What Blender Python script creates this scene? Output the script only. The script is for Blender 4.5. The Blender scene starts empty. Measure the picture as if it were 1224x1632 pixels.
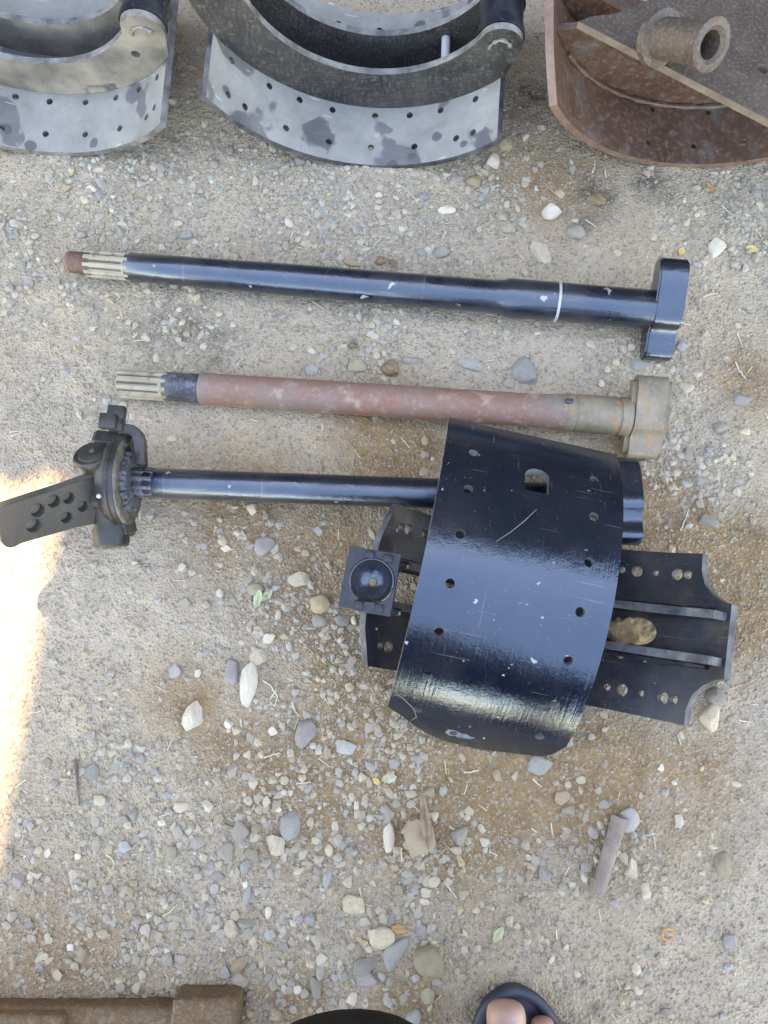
import bpy, bmesh, math, random
import numpy as np
from mathutils import Vector, Matrix, Euler, noise as mnoise
from mathutils.geometry import delaunay_2d_cdt

sc = bpy.context.scene
col = sc.collection
R_ = math.radians
rng = random.Random(7)
nrg = np.random.default_rng(11)

# ------------------------------------------------------------------ camera
CAM_H, CAM_PITCH, FPX = 0.86, R_(79), 1226.0
cam_d = bpy.data.cameras.new('camera'); cam = bpy.data.objects.new('camera', cam_d); col.objects.link(cam)
cam.location = (0, 0, CAM_H); cam.rotation_euler = (R_(90) - CAM_PITCH, 0, 0)
cam_d.sensor_fit = 'VERTICAL'; cam_d.sensor_height = 36; cam_d.lens = 36 * FPX / 1632
cam_d.clip_start = 0.02; cam_d.clip_end = 600
sc.camera = cam

# ------------------------------------------------------------------ sky, sun, exposure
SUN_EL, SUN_AZ = R_(62), R_(6.4)          # azimuth from +Y towards +X
w = bpy.data.worlds.new('World'); sc.world = w; w.use_nodes = True
nt = w.node_tree; bg = nt.nodes['Background']
sky = nt.nodes.new('ShaderNodeTexSky'); sky.sky_type = 'NISHITA'; sky.sun_disc = False
sky.sun_elevation = SUN_EL; sky.sun_rotation = SUN_AZ; sky.air_density = 1.0; sky.dust_density = 0.25; sky.ozone_density = 1.6
nt.links.new(sky.outputs[0], bg.inputs[0]); bg.inputs[1].default_value = 0.15
sd = bpy.data.lights.new('sun', 'SUN'); sd.energy = 2.1; sd.angle = R_(0.53); sd.color = (1, .93, .82)
sun = bpy.data.objects.new('sun', sd); col.objects.link(sun); sun.location = (2, 8, 12)
sdir = Vector((math.sin(SUN_AZ) * math.cos(SUN_EL), math.cos(SUN_AZ) * math.cos(SUN_EL), math.sin(SUN_EL)))
sun.rotation_euler = sdir.to_track_quat('Z', 'Y').to_euler()
vs = sc.view_settings
vs.view_transform = 'Standard'; vs.look = 'None'; vs.gamma = 1; vs.use_curve_mapping = False
vs.exposure = 3.36
vs.use_white_balance = True; vs.white_balance_temperature = 9000; vs.white_balance_tint = 17
sc.cycles.max_bounces = 6

# ------------------------------------------------------------------ helpers
def at(px, py, z=0.0):
    """photo pixel -> point of the real place at height z"""
    u, v = (px - 612) / FPX, (py - 816) / FPX
    c, s = math.cos(CAM_PITCH), math.sin(CAM_PITCH)
    d = Vector((u, c - s * v, -s - c * v))
    t = (z - CAM_H) / d.z
    return Vector((0, 0, CAM_H)) + d * t
def ppm(py, z=0.0):
    v = (py - 816) / FPX
    return FPX * (math.sin(CAM_PITCH) + math.cos(CAM_PITCH) * v) / (CAM_H - z)

def tag(o, label=None, cat=None, group=None, kind=None):
    if label: o['label'] = label
    if cat: o['category'] = cat
    if group: o['group'] = group
    if kind: o['kind'] = kind
    return o
def empty(name, loc, rot=(0, 0, 0)):
    o = bpy.data.objects.new(name, None); col.objects.link(o)
    o.location = loc; o.rotation_euler = rot; o.empty_display_size = .03
    return o
def link(name, me, mats=(), parent=None, smooth=35):
    for m in (mats if isinstance(mats, (list, tuple)) else [mats]): me.materials.append(m)
    o = bpy.data.objects.new(name, me); col.objects.link(o)
    if parent: o.parent = parent
    if smooth is not None:
        me.shade_smooth()
        if smooth < 180: me.set_sharp_from_angle(angle=R_(smooth))
    return o
def mesh_from(verts, faces, mi=None):
    me = bpy.data.meshes.new('mesh'); me.from_pydata([tuple(v) for v in verts], [], faces); me.update()
    if mi is not None: me.polygons.foreach_set('material_index', mi)
    return me
def from_bm(bm):
    bmesh.ops.recalc_face_normals(bm, faces=bm.faces)
    me = bpy.data.meshes.new('mesh'); bm.to_mesh(me); bm.free(); return me
def bevel_box(sx, sy, sz, b=.003, c=(0, 0, 0), jit=0, segs=2):
    bm = bmesh.new(); bmesh.ops.create_cube(bm, size=1)
    for v in bm.verts:
        v.co = Vector((v.co.x * sx + c[0] + rng.uniform(-jit, jit), v.co.y * sy + c[1] + rng.uniform(-jit, jit), v.co.z * sz + c[2] + rng.uniform(-jit, jit)))
    if b: bmesh.ops.bevel(bm, geom=list(bm.edges), offset=b, segments=segs, affect='EDGES', profile=.5)
    return from_bm(bm)
def lathe(prof, seg=40, cap=True, axis='X', scallop=None):
    """revolve (t, r) pairs about an axis"""
    vs_, fs = [], []
    for t, r in prof:
        for k in range(seg):
            a = 2 * math.pi * k / seg
            q = r * (scallop(a, t) if scallop else 1)
            p = (t, q * math.cos(a), q * math.sin(a))
            vs_.append(p if axis == 'X' else ((p[1], p[2], p[0]) if axis == 'Z' else (p[2], p[0], p[1])))
    n = len(prof)
    for i in range(n - 1):
        for k in range(seg):
            k2 = (k + 1) % seg
            fs.append((i * seg + k, i * seg + k2, (i + 1) * seg + k2, (i + 1) * seg + k))
    if cap:
        fs.append(tuple(range(seg - 1, -1, -1))); fs.append(tuple((n - 1) * seg + k for k in range(seg)))
    bm = bmesh.new(); bv = [bm.verts.new(v) for v in vs_]
    for f in fs: bm.faces.new([bv[i] for i in f])
    return from_bm(bm)
def tube(pts, rad, seg=8, cap=True):
    pts = [Vector(p) for p in pts]; n = len(pts); vs_, fs = [], []
    rads = rad if isinstance(rad, (list, tuple)) else [rad] * n
    up = Vector((0, 0, 1))
    for i, p in enumerate(pts):
        t = (pts[min(i + 1, n - 1)] - pts[max(i - 1, 0)]).normalized()
        s = t.cross(up)
        if s.length < .05: s = t.cross(Vector((1, 0, 0)))
        s.normalize(); u2 = s.cross(t)
        for k in range(seg):
            a = 2 * math.pi * k / seg
            vs_.append(p + (s * math.cos(a) + u2 * math.sin(a)) * rads[i])
    for i in range(n - 1):
        for k in range(seg):
            fs.append((i * seg + k, i * seg + (k + 1) % seg, (i + 1) * seg + (k + 1) % seg, (i + 1) * seg + k))
    if cap: fs.append(tuple(range(seg - 1, -1, -1))); fs.append(tuple((n - 1) * seg + k for k in range(seg)))
    bm = bmesh.new(); bv = [bm.verts.new(v) for v in vs_]
    for f in fs: bm.faces.new([bv[i] for i in f])
    return from_bm(bm)
def pip(x, y, poly):
    ins = False; j = len(poly) - 1
    for i in range(len(poly)):
        xi, yi = poly[i]; xj, yj = poly[j]
        if (yi > y) != (yj > y) and x < (xj - xi) * (y - yi) / (yj - yi) + xi: ins = not ins
        j = i
    return ins
def densify(poly, step):
    out = []
    for i in range(len(poly)):
        a, b = Vector(poly[i]), Vector(poly[(i + 1) % len(poly)])
        k = max(1, int(math.ceil((b - a).length / step)))
        for q in range(k): out.append(tuple(a.lerp(b, q / k)))
    return out
def circle(cx, cy, r, n=14): return [(cx + r * math.cos(2 * math.pi * k / n), cy + r * math.sin(2 * math.pi * k / n)) for k in range(n)]
def plate(outline, holes, f0, f1, step=.012, grid=True):
    """a sheet of metal cut to an outline with real through holes; f0 / f1 map (u, v) onto its two faces.
       material slots: 0 front, 1 back, 2 cut edges"""
    outline = densify(outline, step)
    vs_ = [Vector(p) for p in outline]; ed = [(i, (i + 1) % len(outline)) for i in range(len(outline))]
    for h in holes:
        b = len(vs_); vs_ += [Vector(p) for p in h]; ed += [(b + i, b + (i + 1) % len(h)) for i in range(len(h))]
    if grid:
        xs = [p[0] for p in outline]; ys = [p[1] for p in outline]
        bx = [(sum(q[0] for q in h) / len(h), sum(q[1] for q in h) / len(h), max(math.hypot(q[0] - h[0][0], q[1] - h[0][1]) for q in h) * .5) for h in holes]
        gx = np.arange(min(xs) + step / 2, max(xs), step); gy = np.arange(min(ys) + step / 2, max(ys), step)
        ob = [Vector(p) for p in outline]
        for x in gx:
            for y in gy:
                if not pip(x, y, outline): continue
                if any((x - c[0]) ** 2 + (y - c[1]) ** 2 < (c[2] + step * .45) ** 2 for c in bx): continue
                if min((q.x - x) ** 2 + (q.y - y) ** 2 for q in ob) < (step * .4) ** 2: continue
                vs_.append(Vector((x, y)))
    v2, e2, f2, *_ = delaunay_2d_cdt(vs_, ed, [], 0, 1e-6)
    keep = []
    for f in f2:
        cx = sum(v2[i].x for i in f) / len(f); cy = sum(v2[i].y for i in f) / len(f)
        if pip(cx, cy, outline) and not any(pip(cx, cy, h) for h in holes): keep.append(list(f))
    used = sorted({i for f in keep for i in f}); mp = {o: k for k, o in enumerate(used)}; n = len(used)
    keep = [[mp[i] for i in f] for f in keep]
    V = [f0(v2[i].x, v2[i].y) for i in used] + [f1(v2[i].x, v2[i].y) for i in used]
    fs = [tuple(f) for f in keep] + [tuple(i + n for i in reversed(f)) for f in keep]
    mi = [0] * len(keep) + [1] * len(keep); cnt = {}
    for f in keep:
        for i in range(len(f)):
            a, b = f[i], f[(i + 1) % len(f)]
            if (b, a) in cnt: cnt.pop((b, a))
            else: cnt[(a, b)] = 1
    for a, b in cnt: fs.append((b, a, a + n, b + n)); mi.append(2)
    bm = bmesh.new(); bv = [bm.verts.new(v) for v in V]
    for f, m in zip(fs, mi):
        try: g = bm.faces.new([bv[i] for i in f]); g.material_index = m
        except ValueError: pass
    return from_bm(bm)
def arc(cx, cy, r, a0, a1, n): return [(cx + r * math.cos(a0 + (a1 - a0) * k / n), cy + r * math.sin(a0 + (a1 - a0) * k / n)) for k in range(n + 1)]

def lumpy_box(sx, sy, sz, cuts, amp, seed, c=(0, 0, 0), bev=.004, freq=38, step=.004):
    """a rounded, uneven block as one closed skin"""
    h = Vector((sx / 2, sy / 2, sz / 2)); bev = min(bev, min(h) * .95)
    V, F_, ids = [], [], {}
    def put(p):
        k = (round(p.x * 1e5), round(p.y * 1e5), round(p.z * 1e5))
        if k not in ids: ids[k] = len(V); V.append(p.copy())
        return ids[k]
    for ax in range(3):
        a, b = (ax + 1) % 3, (ax + 2) % 3
        na, nb_ = min(70, max(4, int(2 * h[a] / step))), min(70, max(4, int(2 * h[b] / step)))
        for s_ in (-1, 1):
            for i in range(na):
                for j in range(nb_):
                    q = []
                    for di, dj in ((0, 0), (1, 0), (1, 1), (0, 1)):
                        p = Vector((0, 0, 0)); p[ax] = s_ * h[ax]; p[a] = -h[a] + 2 * h[a] * (i + di) / na; p[b] = -h[b] + 2 * h[b] * (j + dj) / nb_
                        q.append(put(p))
                    F_.append(tuple(q) if s_ > 0 else tuple(reversed(q)))
    out = []
    for p in V:
        inn = Vector([max(-h[k] + bev, min(h[k] - bev, p[k])) for k in range(3)]); d_ = (p - inn).normalized()
        q = inn + d_ * bev; m = q * freq + Vector((seed * 3.7, seed * 1.3, seed))
        out.append(q + d_ * amp * (mnoise.noise(m) + .5 * mnoise.noise(m * 2.3) + .25 * mnoise.noise(m * 5.1)) + Vector(c))
    bm = bmesh.new(); bv = [bm.verts.new(v) for v in out]
    for f in F_: bm.faces.new([bv[k] for k in f])
    return from_bm(bm)
# numpy value noise
def vnoise(x, y, s, seed=0):
    x = x / s; y = y / s
    xi = np.floor(x).astype(np.int64); yi = np.floor(y).astype(np.int64); fx = x - xi; fy = y - yi
    fx = fx * fx * (3 - 2 * fx); fy = fy * fy * (3 - 2 * fy)
    def h(a, b):
        n = (a * 374761393 + b * 668265263 + seed * 974711) & 0xffffffff
        n = ((n ^ (n >> 13)) * 1274126177) & 0xffffffff
        return ((n ^ (n >> 16)) & 0xffff) / 65535.0
    return (h(xi, yi) * (1 - fx) + h(xi + 1, yi) * fx) * (1 - fy) + (h(xi, yi + 1) * (1 - fx) + h(xi + 1, yi + 1) * fx) * fy
def gheight(x, y):
    x = np.asarray(x, float); y = np.asarray(y, float)
    z = (vnoise(x, y, .16, 1) - .5) * .007 + (vnoise(x, y, .05, 2) - .5) * .004 + (vnoise(x, y, .019, 3) - .5) * .0026 + (vnoise(x, y, .008, 4) - .5) * .0018
    return z - .004

# ------------------------------------------------------------------ materials
class NT:
    def __init__(s, name):
        s.m = bpy.data.materials.new(name); s.m.use_nodes = True; s.t = s.m.node_tree
        s.b = s.t.nodes['Principled BSDF']; s.tc = s.t.nodes.new('ShaderNodeTexCoord')
    def n(s, typ, **kw):
        q = s.t.nodes.new(typ)
        for k, v in kw.items():
            if k in q.inputs and not hasattr(q, k): q.inputs[k].default_value = v
            else: setattr(q, k, v)
        return q
    def l(s, a, b): s.t.links.new(a, b)
    def coord(s, scale=(1, 1, 1), kind='Object', rot=(0, 0, 0)):
        mp = s.t.nodes.new('ShaderNodeMapping'); mp.inputs['Scale'].default_value = scale; mp.inputs['Rotation'].default_value = rot
        s.l(s.tc.outputs[kind], mp.inputs[0]); return mp.outputs[0]
    def noise(s, scale, detail=4, rough=.55, vec=None, dist=0):
        q = s.t.nodes.new('ShaderNodeTexNoise'); q.inputs['Scale'].default_value = scale; q.inputs['Detail'].default_value = detail
        q.inputs['Roughness'].default_value = rough; q.inputs['Distortion'].default_value = dist
        s.l(vec if vec is not None else s.tc.outputs['Object'], q.inputs['Vector']); return q.outputs['Fac']
    def voro(s, scale, vec=None, feat='F1', out='Distance'):
        q = s.t.nodes.new('ShaderNodeTexVoronoi'); q.feature = feat; q.inputs['Scale'].default_value = scale
        s.l(vec if vec is not None else s.tc.outputs['Object'], q.inputs['Vector']); return q.outputs[out]
    def ramp(s, fac, a, b, va=0., vb=1.):
        q = s.t.nodes.new('ShaderNodeMapRange'); q.inputs[1].default_value = a; q.inputs[2].default_value = b; q.inputs[3].default_value = va; q.inputs[4].default_value = vb
        s.l(fac, q.inputs[0]); return q.outputs[0]
    def math(s, op, a, b=None):
        q = s.t.nodes.new('ShaderNodeMath'); q.operation = op
        for i, v in enumerate((a, b)):
            if v is None: continue
            if isinstance(v, (int, float)): q.inputs[i].default_value = v
            else: s.l(v, q.inputs[i])
        return q.outputs[0]
    def mix(s, fac, a, b, mode='MIX'):
        q = s.t.nodes.new('ShaderNodeMix'); q.data_type = 'RGBA'; q.blend_type = mode
        if isinstance(fac, (int, float)): q.inputs[0].default_value = fac
        else: s.l(fac, q.inputs[0])
        for i, v in ((6, a), (7, b)):
            if isinstance(v, (tuple, list)): q.inputs[i].default_value = (*v, 1) if len(v) == 3 else v
            else: s.l(v, q.inputs[i])
        return q.outputs[2]
    def bump(s, h, strength=.3, dist=.001, prev=None):
        q = s.t.nodes.new('ShaderNodeBump'); q.inputs['Strength'].default_value = strength; q.inputs['Distance'].default_value = dist
        s.l(h, q.inputs['Height'])
        if prev is not None: s.l(prev, q.inputs['Normal'])
        return q.outputs[0]
    def done(s, color=None, rough=None, normal=None, metal=None, spec=None):
        for v, k in ((color, 'Base Color'), (rough, 'Roughness'), (normal, 'Normal'), (metal, 'Metallic'), (spec, 'Specular IOR Level')):
            if v is None: continue
            if isinstance(v, (int, float)): s.b.inputs[k].default_value = v
            elif isinstance(v, tuple): s.b.inputs[k].default_value = (*v, 1)
            else: s.l(v, s.b.inputs[k])
        return s.m

DUST = (.34, .27, .18)
def mat_paint(name, dust=.35, rough=.2, streak=None, chips=.72, base=(.0035, .006, .013), scratch=True, dscale=14, coat=.45):
    n = NT(name)
    d = n.math('MULTIPLY', n.ramp(n.noise(dscale, 6, .62), .42, .78), dust)
    d2 = n.math('MULTIPLY', n.ramp(n.noise(dscale * 9, 5, .7), .5, .8), dust * .8)
    dm = n.math('MAXIMUM', d, n.math('MULTIPLY', d2, .8))
    c = n.mix(dm, base, DUST)
    spk = n.ramp(n.noise(330, 2, .5), .70, .76)
    c = n.mix(n.math('MULTIPLY', spk, n.ramp(n.noise(9, 3), .42, .62, .05, .5)), c, (.40, .36, .29))
    chip = n.ramp(n.noise(75, 3, .5), chips, chips + .025)
    c = n.mix(n.math('MULTIPLY', chip, .8), c, (.38, .35, .3))
    if scratch:
        for sc_, ro, th in (((11, 420, 11), (.2, .1, .6), .70), ((380, 9, 30), (.5, .3, -.35), .70), ((14, 520, 14), (.1, .2, 1.1), .70)):
            s_ = n.ramp(n.noise(1.0, 2, .4, n.coord(sc_, rot=ro)), th, th + .03)
            s_ = n.math('MULTIPLY', s_, n.ramp(n.noise(22, 2), .46, .6))
            c = n.mix(n.math('MULTIPLY', s_, .16), c, (.33, .33, .33))
    r = n.math('ADD', n.ramp(n.noise(40, 4), .3, .7, rough * .8, rough * 1.35), n.math('MULTIPLY', dm, .9))
    if streak:
        nb = n.bump(n.noise(1, 3, .6, n.coord(streak)), .35, .0008)
        nb = n.bump(n.noise(260, 2), .12, .0006, nb)
    else:
        nb = n.bump(n.noise(180, 3), .25, .0008)
    nb = n.bump(n.noise(28, 3), .3, .0025, nb); nb = n.bump(n.noise(420, 3, .7), .25, .0006, nb)
    n.b.inputs['Coat Weight'].default_value = coat; n.b.inputs['Coat Roughness'].default_value = rough * .6; n.b.inputs['Coat IOR'].default_value = 1.7
    n.l(nb, n.b.inputs['Coat Normal'])
    n.b.inputs['Specular Tint'].default_value = (.62, .82, 1, 1) if coat else (1, 1, 1, 1)
    return n.done(c, r, nb, spec=1.0 if coat else .5)
M_black = mat_paint('black_gloss_paint', .10, .2)
M_main = mat_paint('black_gloss_paint_brushed', .05, .13, streak=(330, 10, 10), chips=.705, dscale=11, coat=.22)
M_under = mat_paint('black_paint_dusty', .13, .40, dscale=26, coat=0)
M_shaftblack = mat_paint('black_gloss_paint_shaft', .10, .27, streak=(20, 140, 140), chips=.685, dscale=22)
M_tableback = mat_paint('black_paint_inner', .3, .4, coat=0)
def mat_edge(name='worn_edge', a=(.03, .03, .033), b=(.36, .35, .33), lo=.35, hi=.55):
    n = NT(name); k = n.ramp(n.noise(38, 5, .7), lo - .05, hi + .15)
    return n.done(n.mix(k, a, b), .55, n.bump(n.noise(220, 3), .3, .0006))
M_edge = mat_edge(b=(.28, .255, .215))
M_edge2 = mat_edge('worn_edge_dark', (.018, .018, .02), (.17, .17, .17), .42, .66)
def mat_greytable():
    n = NT('dusty_grey_paint')
    v = n.coord((1, 1, 1))
    oi = n.n('ShaderNodeObjectInfo'); cmb = n.n('ShaderNodeCombineXYZ'); n.l(n.math('MULTIPLY', oi.outputs['Random'], 9.), cmb.inputs[0])
    va = n.n('ShaderNodeVectorMath'); va.operation = 'ADD'; n.l(n.tc.outputs['Object'], va.inputs[0]); n.l(cmb.outputs[0], va.inputs[1]); ovec = va.outputs[0]
    wob = n.noise(30, 4, .65, ovec)
    def spots(scale, keep, rad, wv_):
        q = n.n('ShaderNodeTexVoronoi'); q.inputs['Scale'].default_value = scale; n.l(ovec, q.inputs['Vector'])
        sp = n.n('ShaderNodeSeparateColor'); n.l(q.outputs['Color'], sp.inputs[0])
        dd = n.math('ADD', q.outputs['Distance'], n.math('MULTIPLY', wob, wv_))
        return n.math('MULTIPLY', n.ramp(dd, rad, rad + .06, 1, 0), n.ramp(sp.outputs[0], keep, keep + .02))
    cl = n.ramp(n.noise(11, 3.5, .55, ovec, dist=.4), .575, .60)
    blot = n.math('MAXIMUM', n.math('MULTIPLY', cl, .9), spots(13, .72, .55, .6))
    blot2 = spots(36, .78, .46, .5)
    soft = n.noise(14, 6, .7, ovec)
    fine = n.noise(150, 5, .7)
    g = n.mix(n.ramp(soft, .3, .7), (.17, .158, .135), (.34, .315, .265))
    g = n.mix(n.ramp(fine, .35, .75, 0, .35), g, (.20, .185, .16))
    dk = n.mix(n.ramp(n.noise(30, 4), .3, .7), (.045, .047, .055), (.095, .093, .095))
    c = n.mix(n.math('MULTIPLY', blot, .8), g, dk)
    c = n.mix(n.math('MULTIPLY', blot2, .8), c, (.055, .056, .064))
    c = n.mix(n.ramp(n.noise(24, 5, .7), .52, .85, 0, .4), c, (.30, .265, .21))
    sc_ = n.ramp(n.noise(1, 2, .4, n.coord((10, 190, 60), rot=(.2, .4, .5))), .72, .75)
    c = n.mix(n.math('MULTIPLY', sc_, .5), c, (.55, .55, .55))
    r = n.ramp(blot, 0, 1, .62, .42)
    return n.done(c, r, n.bump(fine, .25, .0007))
M_greytable = mat_greytable()
def mat_web(name='hatched_dark_web', lo=(.014, .014, .014), hi=(.052, .048, .041)):
    n = NT(name)
    h = n.noise(1, 2, .5, n.coord((420, 420, 120), rot=(0, .8, 0)))
    h2 = n.noise(1, 2, .5, n.coord((140, 420, 520), rot=(0, .8, 0)))
    k = n.math('MULTIPLY', n.ramp(h, .4, .65), n.ramp(h2, .4, .65))
    c = n.mix(n.ramp(n.noise(16, 5, .6), .35, .7), lo, hi)
    c = n.mix(n.math('MULTIPLY', k, .4), c, (.19, .175, .15))
    st = n.ramp(n.noise(22, 3, .5, dist=.8), .6, .66)
    c = n.mix(n.math('MULTIPLY', st, .7), c, (.03, .032, .036))
    return n.done(c, .5, n.bump(k, .5, .0008))
M_web = mat_web()
M_webdust = mat_web('dust_caked_web', (.10, .09, .075), (.33, .285, .215))
def mat_rust(name, a, b, c3, rough=.75, sc_=18, streak=None):
    n = NT(name); v = n.coord(streak) if streak else None
    c = n.mix(n.ramp(n.noise(sc_, 6, .65, v), .35, .65), a, b)
    c = n.mix(n.ramp(n.noise(sc_ * 2.6, 4, .6), .55, .72, 0, .9), c, c3)
    c = n.mix(n.ramp(n.noise(sc_ * 11, 4, .7), .5, .85, 0, .5), c, (.34, .29, .24))
    nb = n.bump(n.noise(210, 5, .7), .5, .0012); nb = n.bump(n.noise(45, 4), .4, .002, nb)
    return n.done(c, n.ramp(n.noise(60, 3), .3, .7, rough - .12, rough + .1), nb)
M_rustshaft = mat_rust('pinkish_rust', (.25, .105, .062), (.21, .15, .115), (.40, .30, .21), .65, 17)
M_rusthead = mat_rust('rust_and_grease', (.12, .095, .055), (.25, .195, .125), (.32, .14, .035), .55, 22)
M_rustbrown = mat_rust('brown_oxide_paint', (.068, .029, .016), (.115, .062, .040), (.115, .098, .085), .45, 12)
M_rustgrey = mat_rust('grey_brown_steel', (.052, .033, .021), (.092, .064, .043), (.085, .043, .022), .6, 26)
M_thread = mat_rust('rusty_thread', (.15, .075, .045), (.22, .13, .085), (.10, .06, .04), .8, 60)
M_rod = mat_rust('dull_rusty_rod', (.185, .135, .105), (.25, .19, .15), (.14, .095, .075), .85, 40)
M_brass = mat_rust('bare_spline_steel', (.25, .205, .135), (.37, .305, .205), (.09, .07, .045), .45, 34)
M_groove = mat_rust('shaded_groove', (.07, .052, .033), (.12, .092, .06), (.05, .04, .03), .8, 50)  # dark tone stands in for shade between the spline teeth
M_oily = mat_rust('oily_black_steel', (.03, .032, .038), (.06, .06, .065), (.16, .17, .2), .25, 30)
M_slack = mat_paint('greasy_black_iron', .24, .4, chips=.76, base=(.013, .012, .012), scratch=False, dscale=24, coat=0)
M_arm = mat_paint('brown_black_iron', .22, .42, chips=.78, base=(.017, .015, .013), scratch=False, dscale=20, coat=0)
n = NT('grease_dust'); M_grease = n.done(n.mix(n.ramp(n.noise(60, 5, .7), .35, .65), (.03, .028, .024), (.17, .145, .105)), .55, n.bump(n.noise(250, 3), .4, .001))
M_mud = mat_rust('dirt_fill', (.19, .115, .05), (.33, .225, .11), (.45, .34, .18), .95, 45)
M_plug = mat_rust('grey_plug_and_scratch', (.21, .175, .125), (.27, .225, .16), (.3, .25, .18), .95, 90)  # tone of shaded ground for the lever arm holes; scratches share it
M_pale = NT('pale_worn_metal').done((.42, .41, .39), .5)
M_primer = mat_edge('blue_grey_primer', (.04, .045, .05), (.25, .265, .285), .40, .56)

# ------------------------------------------------------------------ setting: ground
def blob(x, y, lst):
    m = np.zeros_like(x)
    for px, py, rad, s in lst:
        p = at(px, py); r = rad / ppm(py)
        m = np.maximum(m, s * np.exp(-((x - p.x) ** 2 + (y - p.y) ** 2) / (r * r)))
    return m
EARTH = [(620, 700, 90, .8), (400, 830, 120, .55), (500, 900, 120, .7), (620, 1100, 150, 1), (560, 1010, 90, .8), (1060, 830, 80, 1), (940, 1240, 120, .9), (1170, 900, 90, .8),
         (1190, 1000, 80, .6), (720, 1260, 150, .9), (830, 1235, 90, 1), (480, 1240, 120, .7), (380, 1190, 80, .5), (640, 1330, 90, .6), (300, 1120, 70, .45), (1190, 600, 70, .5), (1000, 740, 60, .5), (880, 280, 120, .45), (470, 1600, 50, .8), (650, 1600, 60, .6), (1100, 1260, 110, .45), (100, 1560, 160, .4)]
DAMP = [(300, 520, 34, .9), (335, 548, 36, .8), (255, 520, 50, .5), (940, 300, 26, .9), (1035, 290, 24, 1), (960, 318, 28, .9), (1060, 310, 16, 1), (935, 350, 24, .7), (20, 352, 22, .6), (215, 270, 18, .7), (560, 550, 16, .8), (625, 415, 16, .6), (600, 205, 10, 0), (840, 150, 40, .8), (950, 1612, 10, .8), (930, 1568, 7, .8)]
GRAV = [(250, 330, 190, .9), (480, 300, 120, 1), (640, 400, 140, .8), (60, 400, 110, .7), (580, 520, 90, .8), (1030, 590, 60, 1), (1110, 740, 70, .9), (440, 960, 90, 1), (540, 1000, 70, .8), (560, 1150, 120, .8), (600, 1220, 90, .9),
        (350, 1360, 130, 1.2), (200, 1250, 110, .9), (150, 1380, 150, .8), (480, 1480, 130, 1.3), (300, 1500, 170, .9), (530, 1570, 110, 1.1), (430, 1590, 110, 1.1), (420, 1280, 120, .9), (680, 1400, 110, .8), (700, 1480, 70, .9), (960, 1370, 70, .8), (870, 1400, 50, .8), (1040, 1570, 60, .6), (1180, 330, 100, .8), (770, 300, 80, .7), (560, 320, 110, .7), (100, 1500, 130, .7), (180, 600, 90, .25), (330, 870, 80, .5), (20, 480, 60, .8), (870, 1490, 40, .7), (640, 1290, 80, .8)]
def gs(a0, a1, n): return np.linspace(a0, a1, n)
far = np.array([.08, .2, .4, .8, 1.5, 3, 6, 12, 25, 50, 100, 200])
xs = np.concatenate([-.66 - far[::-1], gs(-.66, .66, 441), .66 + far]); ys = np.concatenate([-.56 - far[::-1], gs(-.56, 1.12, 561), 1.12 + far])
GX, GY = np.meshgrid(xs, ys)
GZ = gheight(GX, GY)
nx, ny = len(xs), len(ys)
gv = np.stack([GX, GY, GZ], -1).reshape(-1, 3)
idx = np.arange(nx * ny).reshape(ny, nx)
gf = np.stack([idx[:-1, :-1], idx[:-1, 1:], idx[1:, 1:], idx[1:, :-1]], -1).reshape(-1, 4)
gm = bpy.data.meshes.new('ground')
gm.vertices.add(len(gv)); gm.vertices.foreach_set('co', gv.astype(np.float32).ravel())
gm.loops.add(gf.size); gm.loops.foreach_set('vertex_index', gf.astype(np.int32).ravel())
gm.polygons.add(len(gf)); gm.polygons.foreach_set('loop_start', np.arange(0, gf.size, 4, dtype=np.int32))
gm.update(); gm.validate()
e = blob(GX, GY, EARTH); d = blob(GX, GY, DAMP); g = np.clip(blob(GX, GY, GRAV), 0, 1)
nz = vnoise(GX, GY, .05, 21) * .6 + vnoise(GX, GY, .018, 22) * .4
e = np.clip(e * (.55 + .9 * nz), 0, 1); d = np.clip(d * (.2 + 1.5 * vnoise(GX, GY, .012, 23)), 0, 1)
ca = gm.attributes.new('soil', 'FLOAT_COLOR', 'POINT')
ca.data.foreach_set('color', np.stack([e, d, g, np.ones_like(e)], -1).astype(np.float32).ravel())
def mat_ground():
    n = NT('packed_dirt')
    at_ = n.n('ShaderNodeAttribute'); at_.attribute_name = 'soil'
    sp = n.n('ShaderNodeSeparateColor'); n.l(at_.outputs['Color'], sp.inputs[0])
    E_, D_, G_ = sp.outputs[0], sp.outputs[1], sp.outputs[2]
    big = n.noise(7, 6, .6); mid = n.noise(38, 6, .65); fin = n.noise(240, 5, .7)
    c = n.mix(n.ramp(big, .3, .7), (.405, .300, .190), (.485, .368, .240))
    c = n.mix(n.ramp(n.noise(3.2, 5, .65), .42, .62, 0, .75), c, (.415, .330, .246))
    c = n.mix(n.ramp(mid, .35, .7, 0, .6), c, (.315, .238, .152))
    c = n.mix(n.ramp(E_, .03, .5), c, n.mix(n.ramp(mid, .3, .7), (.20, .112, .045), (.30, .185, .082)))
    c = n.mix(D_, c, (.10, .08, .05))
    c = n.mix(n.ramp(fin, .35, .75, 0, .55), c, n.mix(.5, c, (.44, .38, .29)))
    v1 = n.voro(330, out='Color'); vs_ = n.n('ShaderNodeSeparateColor'); n.l(v1, vs_.inputs[0])
    c = n.mix(n.ramp(vs_.outputs[0], .80, .83, 0, .30), c, (.46, .41, .33))
    c = n.mix(n.ramp(vs_.outputs[1], .86, .89, 0, .45), c, (.15, .115, .08))
    v2 = n.voro(330); v3 = n.voro(700)
    nb = n.bump(v2, .7, .0026); nb = n.bump(v3, .4, .001, nb); nb = n.bump(fin, .5, .0015, nb); nb = n.bump(n.noise(90, 5, .7), .5, .003, nb)
    return n.done(c, .95, nb, spec=.15)
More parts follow.
